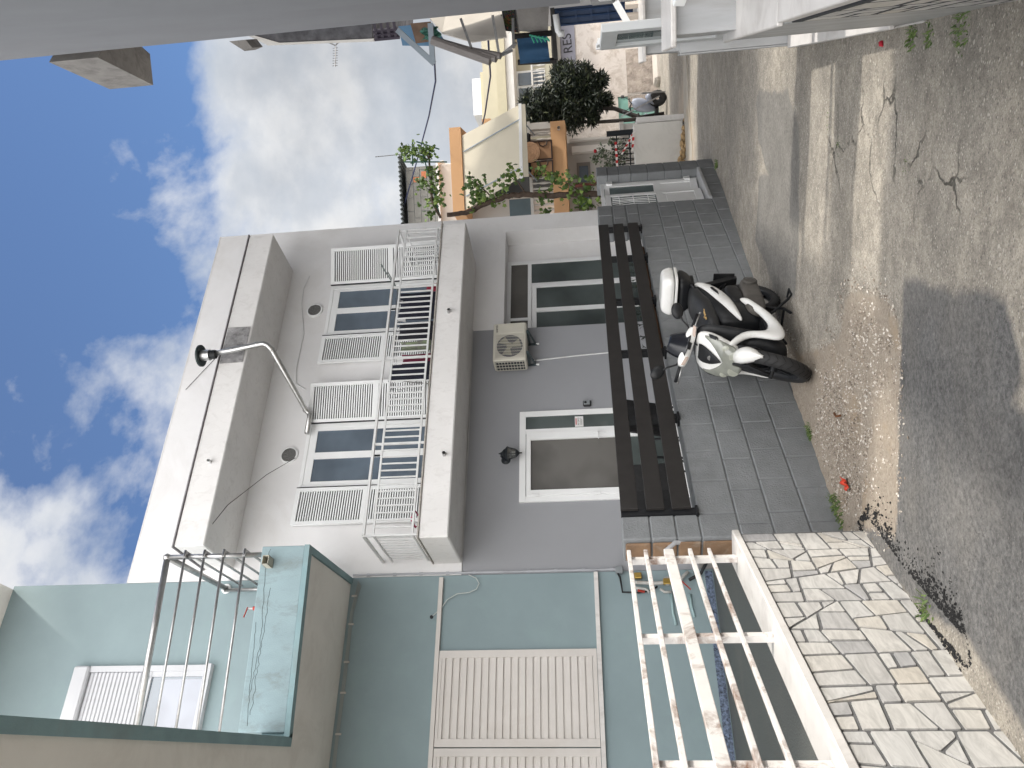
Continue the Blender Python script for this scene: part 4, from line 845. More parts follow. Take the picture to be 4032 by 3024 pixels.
# ---------------- right-hand marble entrance ----------------
re_ = thing('marble_entrance_wall', 'near marble-clad wall at the right edge, crazy-paved below a white coping', 'wall')
q = MB(FR);  q.box(3.26, 4.50, -1.2, -.168, -.6, .84); q.box(4.50, 6.60, -1.2, -.168, -.6, .02); q.box(6.60, 6.72, -1.2, -.168, -.6, .84); q.build('core', MARBG, re_); q = MB(FR); q.box(-1.5, 3.26, -1.6, -.1511, -.4, .82); q.build('grout', mat('black_grout', (.035, .037, .042), .95, .3, 20), re_)
paving(Matrix(FR) @ Matrix.Translation((0, -.152, 0)) @ Matrix.Scale(-1, 4, (0, 1, 0)), .2, 3.24, -.1, .80, re_, SLAB, back=.004, out=.0015, g0=.010, g1=.015)
q = MB(FR); q.cbox(-1.5, 3.28, -1.7, -.1555, .82, .87, .004); q.build('coping', MARB, re_)
q = MB(FR)
for a, b_, zt in ((3.27, 3.9, .84), (3.905, 4.5, .84), (4.505, 5.5, .02), (5.505, 6.6, .02), (6.605, 6.76, .84)): q.cbox(a, b_, -.166, -.152, -.55, zt, .004)
q.cbox(6.72, 6.76, -1.2, -.17, -.6, .84, .004); q.build('cladding_slab', MARBG, re_); q = MB(FR); q.cbox(3.3, 4.5, -1.3, -.145, .84, .865, .005); q.cbox(4.5, 6.6, -1.3, -.135, .02, .05, .005); q.build('ledge', MARB, re_)
q = MB(FR); q.cbox(3.6, 6.77, -.152, -.142, -.55, -.0, .003); q.build('base_slab', MARB, re_)
def pier(x0, x1, lb, zt):
    p = thing('marble_pier', lb, 'pier', 'marble gate piers'); q = MB(FR); q.box(x0, x1, -1.15, -.185, .36, zt); q.build('shaft', MARBG, p, bevel=.004)
    q = MB(FR); q.cbox(x0-.06, x1+.06, -1.25, -.13, zt, zt+.025, .005); q.build('cap', MARB, p)
pier(4.14, 4.50, 'nearer grey marble gate pier with a wide white cap', 1.145); pier(6.63, 7.04, 'farther grey marble gate pier with a white cap', 1.095)
ad = thing('aluminium_gate', 'tall white aluminium gate leaf standing open between the marble piers', 'gate')
GAL_ = mat('grey_white_aluminium', (.52, .54, .55), .4, .04)
fr = FR @ Matrix.Translation((5.21, -.335, -.1)) @ Matrix.Rotation(R(7.5), 4, 'Z')
q = MB(fr); q.box(0, .09, 0, .05, 0, 1.56); q.box(.50, .59, 0, .05, 0, 1.56); q.box(.09, .50, 0, .05, 1.46, 1.56); q.box(.09, .50, 0, .05, .7, .82); q.box(.09, .50, 0, .05, 0, .12); q.build('frame', GAL_, ad, bevel=.004)
q = MB(fr); q.box(.09, .50, .02, .03, .12, .7); q.build('lower_panel', GAL_, ad); q = MB(fr); q.box(.09, .50, .02, .03, .82, 1.46); q.build('pane', GLS['door'], ad)
q = MB(FR); q.box(5.86, 5.93, -.29, -.25, -.1, 1.47); q.box(6.50, 6.62, -.285, -.245, -.1, 1.47); q.box(5.93, 6.50, -.28, -.255, 1.40, 1.47); q.build('jamb', WPVC, ad)
q = MB(FR)
for z in (.9, 1.15, 1.3): q.cbox(5.82, 5.88, -.245, -.22, z, z+.12, .004)
q.build('hinge', WPVC, ad)
hr = thing('stair_handrail', 'cream balustrade with a sloping white top rail beyond the nearer pier', 'handrail')
CRP = mat('cream_rail_paint', (.50, .44, .38), .6, .05)
q = MB(); q.bar((7.0*math.sin(R(56.8)), 7.0*math.cos(R(56.8)), 1.295), (7.0*math.sin(R(55.4)), 7.0*math.cos(R(55.4)), 1.20), .06, .05); q.build('top_rail', WPVC, hr)
for az_ in (56.5, 55.85): q = MB(); q.tube([(7.0*math.sin(R(az_)), 7.0*math.cos(R(az_)), .4), (7.0*math.sin(R(az_)), 7.0*math.cos(R(az_)), 1.22)], .028, 4); q.build('post', CRP, hr)
nr = thing('near_handrail', 'wide white aluminium handrail end at the right edge above the marble coping', 'handrail')
q = MB(FR); q.bar((3.66, -.300, 1.185), (3.0, -.72, 1.06), .075, .05); q.build('rail', WPVC, nr, bevel=.006); q = MB(FR); q.box(3.10, 3.15, -.66, -.61, .86, 1.07); q.build('post', CRP, nr)
# ---------------- right-hand grey building ----------------
gb = thing('grey_building', 'tall grey rendered house wall along the right edge of the alley', 'building')
GR_ = mat('grey_render', (.31, .315, .335), .9, .05, .8, .3, 80)  # one even grey base colour
q = MB(FR); q.box(9.0, 12.6, -9, -1.103, 3.0, 15); q.box(4.6, 9.0, -2.0, -1.103, 3.0, 15); q.box(9.0, 12.6, -9, -1.103, 1.55, 3.0); q.box(9.0, 9.7, -1.103, -1.06, 1.55, 15); q.box(4.6, 9.0, -1.103, -1.06, 3.0, 15); q.box(4.6, 8.42, -1.06, -1.02, 3.0, 15); q.box(12.6, 15, -9, -1.42, -.6, 15); q.build('wall', GR_, gb)  # stretches nearer and farther than the visible wall added unseen, to block sun
q = MB(FR); q.box(9.1, 12.5, -9, -1.16, -.7, 1.55); q.build('stone_plinth', mat('rough_brown_stone', (.16, .12, .10), .95, .6, 14, 1.0, 30, bd=.03), gb)
q = MB(FR); q.box(-14, 4.7, -9, -1.6, -.3, 3.0); q.build('unseen_sun_block', GR_, gb)  # unseen block added to bound the sunlit patch on the alley
# polar placement: azimuth from north (deg), ground distance, height
def PZ(az, r_, z): return (r_*math.sin(R(az)), r_*math.cos(R(az)), z)
def PE(az, el, r_): return PZ(az, r_, 1.6+r_*math.tan(R(el)))
def quadbox(pts, thick, mb):      # polygon given by points, thickened away from the camera
    P = [Vector(p) for p in pts]; n_ = (P[1]-P[0]).cross(P[2]-P[0]).normalized(); n_ = n_ if n_.dot(P[0]-Vector((0, 0, 1.6))) > 0 else -n_; k = len(P)
    mb.add([tuple(p) for p in P]+[tuple(p+n_*thick) for p in P], [tuple(range(k)), tuple(range(2*k-1, k-1, -1))]+[(i, (i+1) % k, (i+1) % k+k, i+k) for i in range(k)]); return mb
cbx = thing('concrete_housing', 'bare concrete rooftop box jutting past the top of the right-hand grey wall', 'roof box')
q = MB(); q.prism([PZ(56.5, 12.8, 0)[:2], PZ(54.4, 14.3, 0)[:2], PZ(56.4, 14.46, 0)[:2], PZ(58.5, 13.6, 0)[:2]], 9.02, 9.83); q.build('box', CONC, cbx)
rb = thing('roof_corner', 'tiny grey roof corner showing past the right-hand wall', 'roof'); q = quadbox([PE(56.7, 22.4, 14), PE(56.0, 21.6, 14), PE(56.15, 21.1, 14), PE(56.7, 21.4, 14)], .5, MB()); q.build('slab', CONC, rb)
# cluster of balconies beyond the grey wall
b2 = thing('stained_building', 'stained concrete building edge with a pale cornice beyond the grey wall', 'building')
q = quadbox([PE(57.2, 21.5, 15.6), PE(56.25, 19.5, 15.6), PE(55.98, 13.5, 15.6), PE(57.2, 13.3, 15.6)], 4, MB()); q.build('wall', mat('stained_dark_render', (.12, .12, .13), .95, .4, 5, .6, 30), b2)
q = quadbox([PE(57.2, 21.6, 15.55), PE(56.2, 20.1, 15.55), PE(55.82, 13.4, 15.55), PE(56.0, 13.4, 15.55), PE(56.3, 19.4, 15.55)], 4, MB()); q.build('cornice', SOFFIT, b2)
q = MB(FR); q.box(16.5, 21, -6, -1.40, -.6, 4.4); q.build('lower_wall', WHITE, b2)
rr_ = thing('roof_railing', 'dark railing bars under the stained building edge', 'railing'); PB = mat('purple_brown_paint', (.05, .04, .06), .6)
for k in range(4): q = MB(); q.bar(PE(56.9, 13.2-.42*k, 15.5), PE(55.95, 13.2-.42*k, 15.5), .05, .05); q.build('bar', PB, rr_)
for k in range(3): q = MB(); q.bar(PE(55.95+.25*k, 13.35, 15.5), PE(55.95+.25*k, 11.7, 15.5), .05, .05); q.build('post', PB, rr_)
BL1 = mat('sky_blue_panel', (.10, .22, .36), .6, .08); PLY = mat('brown_plywood', (.20, .13, .09), .8, .2, 9)
q = quadbox([PE(56.6, 11.7, 15.5), PE(55.4, 11.6, 15.5), PE(55.1, 8.6, 15.5), PE(56.6, 9.5, 15.5)], .06, MB()); tag(q.build('wall_board', BL1), 'light blue panel above the awning on the right', 'panel')
q = quadbox([PE(56.7, 10.9, 15.3), PE(55.45, 10.7, 15.3), PE(55.5, 9.2, 15.3), PE(56.7, 9.6, 15.3)], .05, MB()); tag(q.build('plywood_panel', PLY), 'brown plywood sheet in front of the light blue panel', 'panel')
ab = thing('triangular_bracket', 'grey-blue steel triangular bracket reaching over the alley', 'bracket'); BS = mat('blue_grey_steel', (.25, .30, .35), .5)
for a, b_ in ((PE(56.4, 11.8, 14.8), PE(54.1, 9.65, 14.8)), (PE(54.1, 9.75, 14.8), PE(56.6, 9.6, 14.8))): q = MB(); q.bar(a, b_, .06, .09); q.build('strut', BS, ab)
q = MB(FI); q.grid(lambda u, v: PE(56.3-.7*u+.08*math.sin(v*9), 10.2-1.1*v+.15*math.sin(u*7), 14.9+.05*math.sin(u*12+v*8)), 8, 8); tag(q.build('green_cloth', mat('green_cloth', (.06, .18, .14), .9, .3, 9), solid=.01), 'crumpled green cloth beside the plywood sheet', 'cloth')
aw = thing('folded_awning', 'folded white awning with a long diagonal roller on the right-hand balcony', 'awning')
q = MB(); q.add([PE(56.9, 9.6, 15.4), PE(55.9, 8.9, 15.0), PE(55.2, 7.0, 14.6), PE(55.3, 4.7, 14.4), PE(57.0, 4.9, 15.2), PE(57.1, 8.5, 15.6)], [(0, 1, 2, 3, 4, 5)]); q.build('canvas', mat('awning_canvas', (.60, .56, .50), .9, .06), aw, solid=.02)
for k, (a, b_) in enumerate((((55.55, 9.6), (53.95, 5.9)), ((55.35, 9.0), (54.05, 5.5)), ((55.1, 8.6), (54.2, 5.2)))):
    q = MB(); q.tube([PE(*a, 14.2), PE(*b_, 13.9)], .075-.01*k, 10); q.build('roller', mat('brown_grey_tube', (.22, .20, .19), .4, .1), aw)
for a, b_ in (((56.7, 7.6), (54.9, 7.1)), ((56.7, 5.5), (54.3, 5.3)), ((54.0, 5.9), (54.5, 4.4)), ((54.1, 5.4), (54.9, 4.1)), ((56.4, 4.2), (54.6, 4.3))): q = MB(); q.bar(PE(*a, 14.1), PE(*b_, 14.0), .04, .04); q.build('arm', STEEL, aw)
fb_ = thing('flower_box', 'dark flower box with red flowers above the stained balcony front', 'planter')
q = quadbox([PE(57, 4.9, 15), PE(55.7, 4.75, 15), PE(55.5, 3.9, 15), PE(57, 4.0, 15)], .3, MB()); q.build('box', BLACKP, fb_)
q = MB()
for _ in range(160):
    p = Vector(PE(56.3+random.gauss(0, .25), 4.5+random.gauss(0, .2), 14.95)); a = random.random()*6; q.add([tuple(p), tuple(p+Vector((.03*math.cos(a), 0, .03*math.sin(a)))), tuple(p+Vector((.03*math.cos(a+1.3), .02, .03*math.sin(a+1.3))))], [(0, 1, 2)])
q.build('flowers', island_mat('geranium', [(0, (.30, .02, .02)), (.5, (.08, .12, .03)), (1, (.05, .09, .02))], .6), fb_, fix=False)
q = quadbox([PE(57, 3.9, 14.7), PE(55.6, 3.85, 14.7), PE(55.3, 2.0, 14.7), PE(57, 1.8, 14.7)], .15, MB()); tag(q.build('parapet', CONC), 'dirty white balcony front below the flower box', 'balcony')
q = MB(); q.grid(lambda u, v: PE(55.15-1.55*u, 4.05-2.0*v-.1*u, 14.4+.06*math.sin(u*9)*(v+.2)), 14, 8); tag(q.build('blue_sheet', mat('deep_blue_sheet', (.025, .08, .165), .8, .12, 5), solid=.01), 'deep blue sheet hanging from the right-hand balcony', 'sheet')
q = MB()
for k in range(5): q.tube([PE(55.3-.05*k, 3.1-.25*k, 14.2), PE(54.8, 2.9-.25*k, 14.2)], .014, 5)
q.tube([PE(55.3, 3.2, 14.2), PE(54.9, 1.9, 14.2)], .016, 5); tag(q.build('green_hanger', mat('green_plastic', (.03, .30, .20), .5)), 'green plastic clothes hanger beside the blue sheet', 'hanger')
bk = thing('steel_frame', 'dark steel balcony frame under the blue sheet', 'frame')
for a, b_ in (((56.8, 1.6), (53.6, 1.55)), ((53.7, 4.1), (53.6, 1.5)), ((55.3, 4.2), (55.3, 1.6))): q = MB(); q.bar(PE(*a, 14.6), PE(*b_, 14.6), .06, .07); q.build('beam', SLAT, bk)
q = MB(); q.tube([PE(56.4, 1.4, 13.9), PE(55.4, 1.3, 13.9), PE(55.2, 1.2, 13.9), PE(55.2, .9, 13.9)], .05, 10); tag(q.build('elbow_pipe', WPVC, smooth=True), 'white elbow pipe under the dirty balcony front', 'pipe')
bd_ = thing('blue_door', 'tall dark blue folding door beyond the grey wall', 'door'); BLD = mat('navy_blue_paint', (.02, .05, .125), .5, .1)
q = quadbox([PE(56.75, 1.7, 15), PE(55.68, 1.6, 15), PE(55.68, -3.6, 15), PE(56.75, -3.6, 15)], .08, MB()); q.build('panel', BLD, bd_)
q = MB()
for e_ in (1.2, .1, -.9, -2.0): q.bar(PE(56.6, e_, 14.95), PE(55.75, e_-.05, 14.95), .02, .03)
for a_ in (55.72, 56.15, 56.55): q.bar(PE(a_, 1.6, 14.95), PE(a_, -3.5, 14.95), .02, .03)
q.build('moulding', BLD, bd_)
wl = thing('bulkhead_lamp', 'grey wall lamp at the lower corner of the grey building', 'lamp'); q = MB(FR); q.cbox(12.55, 12.68, -1.25, -1.06, 1.05, 1.40, .03); q.build('body', mat('grey_lamp', (.3, .3, .3), .6), wl); q = MB(FR); q.cbox(12.45, 12.56, -1.22, -1.09, 1.08, 1.3, .03); q.build('glass', PAPER, wl)
q = MB(FR); q.tube([(13.2, -1.0, 6.3), (13.3, -1.0, 7.9)], .02, 6); 
an = thing('television_antenna', 'grey television aerial sticking out over the stained cornice', 'antenna'); o_ = Vector(PE(55.8, 15.9, 16)); e_ = Vector(PE(54.5, 16.15, 16)); up_ = Vector((0, 0, 1))
q = MB(); q.tube([o_, e_], .014, 6); q.build('boom', STEEL, an)
for k in range(8): p = o_.lerp(e_, .12+.12*k); q = MB(); q.tube([p-up_*.05, p+up_*.05], .006, 4); q.build('element', STEEL, an)
q = MB(); q.tube([PE(56.2, 15.4, 16), PE(55.8, 15.9, 16), PE(56.2, 16.6, 16)], .014, 5); q.build('reflector', STEEL, an)
# overhead cables
q = MB(); q.tube([PE(56.2, 9.9, 15), PE(55.4, 9.55, 15.4), PE(53, 9.7, 17), PE(50.8, 10.4, 19), PE(47.5, 11.7, 22), PE(44.5, 12.9, 24)], .018, 6); tag(q.build('overhead_cable', mat('blue_black_cable', (.015, .02, .07), .5), smooth=True), 'dark cable strung from the awning bracket to the block shed', 'cable')
q = MB(); q.tube([PE(56.2, 5.9, 15), PE(53, 6.0, 17.5), PE(50.6, 6.6, 20), PE(49.6, 6.95, 21)], .018, 6); tag(q.build('overhead_cable', _m['blue_black_cable'], smooth=True), 'lower dark cable strung towards the orange roof', 'cable')
# ---------------- far end of the alley (frame FD: x right, y = distance) ----------------
ow = thing('garden_wall', 'low white rendered garden wall with a crumbled foot beyond the gate pillar', 'wall')
q = MB(FD); q.prism([(3.9, 16.4), (5.16, 16.4), (5.30, 17.6), (5.1, 17.6), (4.98, 16.6), (3.9, 16.6)], -.42, .58); q.build('wall', mat('bright_white_render', (.66, .65, .62), .9, .05, 2, .3, 60, dirt=(.30, .29, .27), damt=.35, dscale=1.6), ow, bevel=.015)
q = MB(FD)
for k in range(60):
    u = random.random(); x = 3.9+1.3*u; z = -.50+.2*(1-u)+random.uniform(-.05, .06); r_ = random.uniform(.02, .06); q.cbox(x-r_, x+r_, 16.33-r_*.5, 16.45, z-r_*.7, z+r_*.7, r_*.5)
q.build('crumbled_foot', mat('ochre_rubble', (.40, .28, .15), .95, .5, 14, .8, 30), ow)
q = MB(FD); q.box(5.2, 5.32, 16.5, 17.7, -.5, .50); q.build('side_coping', WHITEG, ow)
q = MB(FD); q.prism([(3.7, 15.2), (5.1, 15.55), (6.6, 15.6), (6.6, 15.9), (5.35, 16.35), (3.6, 16.35)], -.75, -.44); struct(q.build('sidewalk', mat('pale_cement', (.40, .37, .32), .95, .15, 3, .6, 40, dirt=(.42, .29, .15), damt=.6)), label='pale broken cement step at the foot of the garden wall')
ifn = thing('iron_fence', 'black wrought-iron fence with spikes on top of the white garden wall', 'fence')
for z in (.66, .92): q = MB(FD); q.bar((3.95, 16.5, z), (5.02, 16.5, z), .02, .025); q.build('rail', BLK, ifn)
for k in range(11):
    x = 3.97+k*.104; q = MB(FD); q.tube([(x, 16.5, .58), (x, 16.5, .97)], .010, 5); q.tube([(x, 16.5, .96), (x, 16.5, 1.05)], .022, 5, r2=.002); q.tube([(x, 16.5, .76), (x, 16.5, .80)], .02, 5); q.build('bar', BLK, ifn)
q = MB(FD); q.box(4.98, 5.08, 16.47, 16.53, .58, 1.12); q.build('post', BLK, ifn)
tpq = thing('warning_tape', 'red and white warning tape tied to the black iron fence', 'tape'); TR_ = mat('tape_red', (.50, .03, .03), .5); TW_ = mat('tape_white', (.7, .68, .66), .5)
def tape(a, b_, n_):
    a, b_ = Vector(a), Vector(b_)
    for k in range(n_):
        p, r_ = a.lerp(b_, k/n_), a.lerp(b_, (k+1)/n_); w_ = Vector((0, 0, .022)) if abs((b_-a).x) > abs((b_-a).z) else Vector((.022, 0, 0)); s1 = Vector((.004*math.sin(k*2), 0, .008*math.sin(k)))
        q = MB(FD); q.add([tuple(p-w_+s1), tuple(r_-w_-s1), tuple(r_+w_), tuple(p+w_)], [(0, 1, 2, 3)]); q.build('stripe', TR_ if k % 2 else TW_, tpq, solid=.003, fix=False)
tape((3.95, 16.40, .93), (4.82, 16.38, .95), 14); tape((4.55, 16.37, .84), (5.0, 16.36, .56), 9); tape((4.6, 16.36, .62), (4.95, 16.36, .58), 5)
def foliage(name, lb, cat, blobs, n, size, m_, trunk=None, tm=BARK, fr=FD, elong=1.8, droop=.3, group=None):
    th = thing(name, lb, cat, group)
    q = MB(fr); tot = sum(b_[3] for b_ in blobs)
    for (x, y, z, r_) in blobs:
        for _ in range(int(n*r_/tot)):
            v = Vector((random.gauss(0, 1), random.gauss(0, 1), random.gauss(0, 1))).normalized()*r_*(random.random()**.45)*random.choice((1, 1, 1, 1.12)); p = Vector((x, y, z))+Vector((v.x, v.y, v.z*.9))
            a = Vector((random.gauss(0, 1), random.gauss(0, 1), random.gauss(0, .6)-droop)).normalized(); b_ = a.orthogonal().normalized(); b_ = (b_*math.cos(k_ := random.random()*6.28)+a.cross(b_)*math.sin(k_)); s_ = size*random.uniform(.6, 1.3)
            q.add([tuple(p), tuple(p+a*s_*elong*.5+b_*s_*.35), tuple(p+a*s_*elong), tuple(p+a*s_*elong*.5-b_*s_*.35)], [(0, 1, 2, 3)])
    q.build('crown' if trunk else 'leaves', m_, th, fix=False)
    if trunk:
        q = MB(fr)
        for pts, ra, rb_ in trunk: q.tube(pts, ra, 8, r2=rb_)
        q.build('trunk', tm, th, smooth=True)
    return th
# rose bush
rs = foliage('rose_bush', 'rose bush with one red bloom behind the iron fence', 'bush', [(4.55, 16.9, .95, .28), (4.75, 16.9, .80, .25), (4.75, 16.85, 1.22, .16), (4.95, 16.9, 1.0, .12), (4.4, 16.9, 1.1, .2), (4.62, 16.8, 1.38, .09)], 900, .055, island_mat('rose_leaf', [(0, (.06, .09, .04)), (.6, (.12, .15, .09)), (1, (.22, .26, .18))], .5), [([(4.6, 16.9, .2), (4.55, 16.9, .8), (4.7, 16.9, 1.3)], .014, .006)], elong=1.1)
q = MB(FD @ Matrix.Translation((4.77, 16.75, 1.36))); q.lathe([(0, -.03), (.03, -.02), (.045, .01), (.03, .035), (.01, .03)], 8); q.build('bloom', mat('red_rose', (.42, .01, .02), .6), rs, smooth=True)
# orange-banded house
ob_ = thing('orange_balcony_house', 'white two-storey house with orange balcony band and orange roof edge', 'building')
ORG = mat('orange_paint', (.60, .35, .18), .85, .04, 1.5, .3, 60); OW = mat('house_white', (.52, .50, .47), .9, .04, 1.5)
q = MB(FD); q.box(2.6, 6.0, 20.2, 25, -.7, 4.9); q.box(6.0, 6.08, 20.1, 21, -.6, 1.95); q.build('wall', OW, ob_)
q = MB(FD); q.prism([(3.4, 19.0), (6.2, 19.0), (6.40, 20.0), (6.40, 20.4), (3.4, 20.4)], 2.02, 2.37); q.build('balcony_band', ORG, ob_)
q = MB(FD); q.prism([(4.16, 18.9), (6.22, 18.9), (6.38, 19.9), (6.38, 20.6), (3.95, 20.6)], 4.52, 4.80); q.build('roof_edge', ORG, ob_); q = MB(FD); q.box(6.32, 6.7, 19.9, 20.5, 3.90, 4.12); q.build('side_roof_edge', ORG, ob_)
q = MB(FD); q.prism([(4.1, 19.6), (5.55, 19.6), (5.8, 20.4), (5.8, 23), (4.1, 23)], 4.8, 5.22); q.build('roof_parapet', OW, ob_); q = MB(FD); q.prism([(4.1, 19.5), (5.6, 19.5), (5.85, 20.3), (5.85, 23), (4.1, 23)], 5.22, 5.28); q.build('parapet_rim', WHITE, ob_)
q = MB(FD); q.box(5.2, 6.25, 19.3, 20.2, 2.37, 2.39); q.build('balcony_tiles', CONC, ob_)
DKR = mat('blue_grey_screen', (.10, .14, .16), .8, .1, 4)
q = MB(FD); q.box(3.9, 4.55, 19.6, 19.63, 2.9, 3.5); q.build('side_screen', DKR, ob_, label='blue-grey screen on the balcony behind the vine')
q = MB(FD); q.box(4.85, 5.35, 20.17, 20.2, 2.4, 3.9); q.build('balcony_doorway', mat('dark_doorway', (.04, .045, .05), .7), ob_)
bl = thing('balustrade', 'white turned-baluster railing on the orange balcony', 'balustrade')
q = MB(FD); q.box(3.5, 6.18, 19.02, 19.14, 2.86, 2.93); q.box(6.05, 6.18, 19.02, 19.14, 2.37, 2.86); q.build('top_rail', OW, bl)
for k in range(20):
    x = 3.6+k*.13
    q = MB(FD @ Matrix.Translation((x, 19.08, 2.37))); q.lathe([(.03, 0), (.03, .05), (.015, .09), (.035, .2), (.03, .28), (.014, .36), (.025, .42), (.03, .49)], 7); q.build('baluster', OW, bl, smooth=True)
q = MB(FD); 
for k in range(5): q.box(6.2, 6.25, 19.15+k*.2, 19.27+k*.2, 2.42, 2.86)
q.box(6.19, 6.26, 19.05, 20.1, 2.86, 2.93); q.build('side_panel', OW, bl)
oa = thing('balcony_awning', 'large cream awning lowered over the orange balcony', 'awning'); CV = mat('cream_canvas', (.50, .46, .37), .9, .05, 2)
q = MB(FD); q.add([(4.22, 18.95, 4.52), (6.02, 18.95, 4.50), (6.36, 18.15, 3.02), (4.70, 18.15, 3.07)], [(0, 1, 2, 3)]); q.build('canvas', CV, oa, solid=.012)
q = MB(FD); q.bar((6.38, 18.14, 3.0), (4.68, 18.14, 3.05), .05, .07); q.build('front_bar', WPVC, oa); q = MB(FD); q.prism([(4.70, 18.12), (6.36, 18.12), (6.36, 18.125), (4.70, 18.125)], 2.88, 3.0); q.build('valance', CV, oa)
for x, x2 in ((4.55, 4.93), (5.62, 6.02)): q = MB(FD); q.tube([(x, 18.9, 4.47), (x2, 18.12, 3.03), (x2+.0, 18.3, 2.95), (x2-.12, 19.0, 2.75)], .014, 6); q.build('arm', BS, oa)
# things on the balcony
tbq = thing('folding_table', 'two-part brown table top with a dark rim leaning on the balustrade', 'table'); BT = mat('tan_wood', (.34, .19, .10), .6, .1, 4); RM = mat('dark_brown_rim', (.035, .018, .013), .5)
for x0, x1 in ((4.90, 5.26), (5.28, 5.74)):
    q = MB(FD); q.box(x0, x1, 18.93, 18.96, 2.36, 2.92); o = q.build('panel', BT, tbq)
    q = MB(FD); q.box(x0, x1, 18.915, 18.93, 2.34, 2.375); q.box(x0, x0+.03, 18.915, 18.93, 2.375, 2.92); q.box(x1-.03, x1, 18.915, 18.93, 2.375, 2.92); q.tube([(x1-.03, 18.92, 2.66), (x1-.11, 18.92, 2.64), (x1-.14, 18.92, 2.56), (x1-.11, 18.92, 2.48), (x1-.03, 18.92, 2.46)], .014, 5); q.build('rim', RM, o)
q = MB(FD @ Matrix.Translation((5.47, 18.88, 2.88)) @ FACE); q.lathe([(0, .02), (.24, .02), (.25, .0), (.24, -.015), (0, -.015)], 20)
for rr in (.09, .15, .2): q.lathe([(rr, .02), (rr+.006, .026), (rr+.012, .02)], 20)
tag(q.build('woven_tray', mat('woven_straw', (.46, .28, .17), .8, .15, 20, .4, 60)), 'round woven tray in front of the folding table on the balcony', 'tray')
for x0, x1, lb in ((4.98, 5.34, 'black folded bag left of the awning arm on the balcony'), (5.70, 5.96, 'black bag hung at the right end of the balcony')):
    q = MB(FD); q.cbox(x0, x1, 18.9, 19.0, 2.85, 2.99, .05); tag(q.build('black_bag', BLACKP, smooth=False), lb, 'bag')
foliage('palm_leaves', 'pale dried palm leaves in the corner of the orange balcony', 'plant', [(4.95, 18.95, 2.72, .12)], 60, .06, LEAF, None)
q = MB(FD @ Matrix.Translation((6.0, 18.95, 2.17))); q.tube([(0, .05, 0), (0, -.08, 0)], .035, 8, cap=False); tag(q.build('drain_spout', WPVC2, fix=False), 'cream drain spout on the orange balcony band', 'spout')
lw = thing('lower_window', 'small dark window under the orange balcony', 'window'); q = MB(FD); q.box(4.28, 5.48, 20.15, 20.2, 1.46, 1.80); q.build('frame', mat('grey_brown_frame', (.22, .20, .18), .7), lw)
q = MB(FD); q.box(4.98, 5.38, 20.12, 20.15, 1.52, 1.74); q.box(4.35, 4.78, 20.12, 20.15, 1.52, 1.74); q.build('pane', GLS['up'], lw)
q = MB(FD); q.box(6.0, 6.28, 19.7, 20.1, .60, .70); q.box(6.0, 6.24, 19.75, 20.05, .0, .6); tag(q.build('white_column', OW), 'white rendered column foot right of the iron fence', 'column')
dp = thing('downpipe', 'pale downpipe and gutter box under the orange balcony corner', 'pipe'); q = MB(FD); q.box(5.70, 5.86, 20.0, 20.18, .65, 1.9); q.build('channel', SOFFIT, dp); q = MB(FD); q.tube([(5.98, 20.0, .6), (5.98, 20.0, 1.95)], .03, 8); q.build('pipe', OW, dp)
# block shed with corrugated roof
shd = thing('block_shed', 'grey concrete-block rooftop shed with a corrugated roof', 'shed')
bm_ = mat('bare_blockwork', (.17, .165, .15), .95, .15, 5, .6, 40)
q = MB(FD); q.box(4.4, 6.5, 23.0, 26, 5.4, 6.85); q.build('core', MORTAR, shd)
q = MB(FD)
for i in range(7):
    x = 4.4-(.2 if i % 2 else 0)
    while x < 6.5:
        if random.random() > -1: q.cbox(max(4.4, x+.006), min(6.505, x+.394), 22.985, 23.02, 5.41+i*.205, 5.41+i*.205+.195, .006)
        x += .4
q.build('blocks', bm_, shd); q = MB(FD); q.box(6.05, 6.2, 22.975, 22.99, 6.45, 6.62); q.box(6.15, 6.35, 22.975, 22.99, 6.24, 6.38); q.build('red_brick_patch', mat('clay_red', (.38, .13, .06), .9), shd)
q = MB(FD); q.grid(lambda u, v: (4.1+2.75*u, 22.75+3.2*v, 6.95+.28*v+.035*math.sin(u*2*math.pi*20)+.02), 160, 2); q.build('roof', mat('dark_corrugated', (.07, .08, .08), .7, .2, 6), shd, solid=.02)
# vine
def vine_leaf(mb, p, s_):
    a = Vector((random.gauss(0, 1), -abs(random.gauss(0, 1))-.3, random.gauss(0, .7))).normalized(); x = a.orthogonal().normalized(); k = random.random()*6.28; x = x*math.cos(k)+a.cross(x)*math.sin(k); y = a.cross(x); n = 10; c = tuple(p)
    rr = [1, .62, .95, .58, .85, .5, .45, .5, .85, .58, .95, .62]; vs = [tuple(p+a*s_*.15)]+[tuple(p+(x*math.cos(2*math.pi*i/12)+y*math.sin(2*math.pi*i/12))*s_*rr[i]) for i in range(12)]
    mb.add(vs, [(0, i+1, (i+1) % 12+1) for i in range(12)])
def vine(name, lb, stems, leaves, size, fr):
    th = thing(name, lb, 'vine'); q = MB(fr)
    for pts, ra, rb_ in stems:
        P = [Vector(p) for p in pts]; fine_ = []
        for i in range(len(P)-1):
            for k in range(6): fine_.append(P[i].lerp(P[i+1], k/6)+Vector((random.uniform(-1, 1), random.uniform(-1, 1), random.uniform(-1, 1)))*ra*.25)
        fine_.append(P[-1]); q.tube(fine_, ra, 7, r2=rb_)
    q.build('stem', BARK, th, smooth=True); q = MB(fr)
    for (x, y, z, r_, n_) in leaves:
        for _ in range(n_):
            v = Vector((random.gauss(0, .5), random.gauss(0, .5), random.gauss(0, .5)))*r_; vine_leaf(q, Vector((x, y, z))+v, size*random.uniform(.6, 1.25))
    q.build('leaves', LEAF, th, fix=False); return th
k13 = 13.4
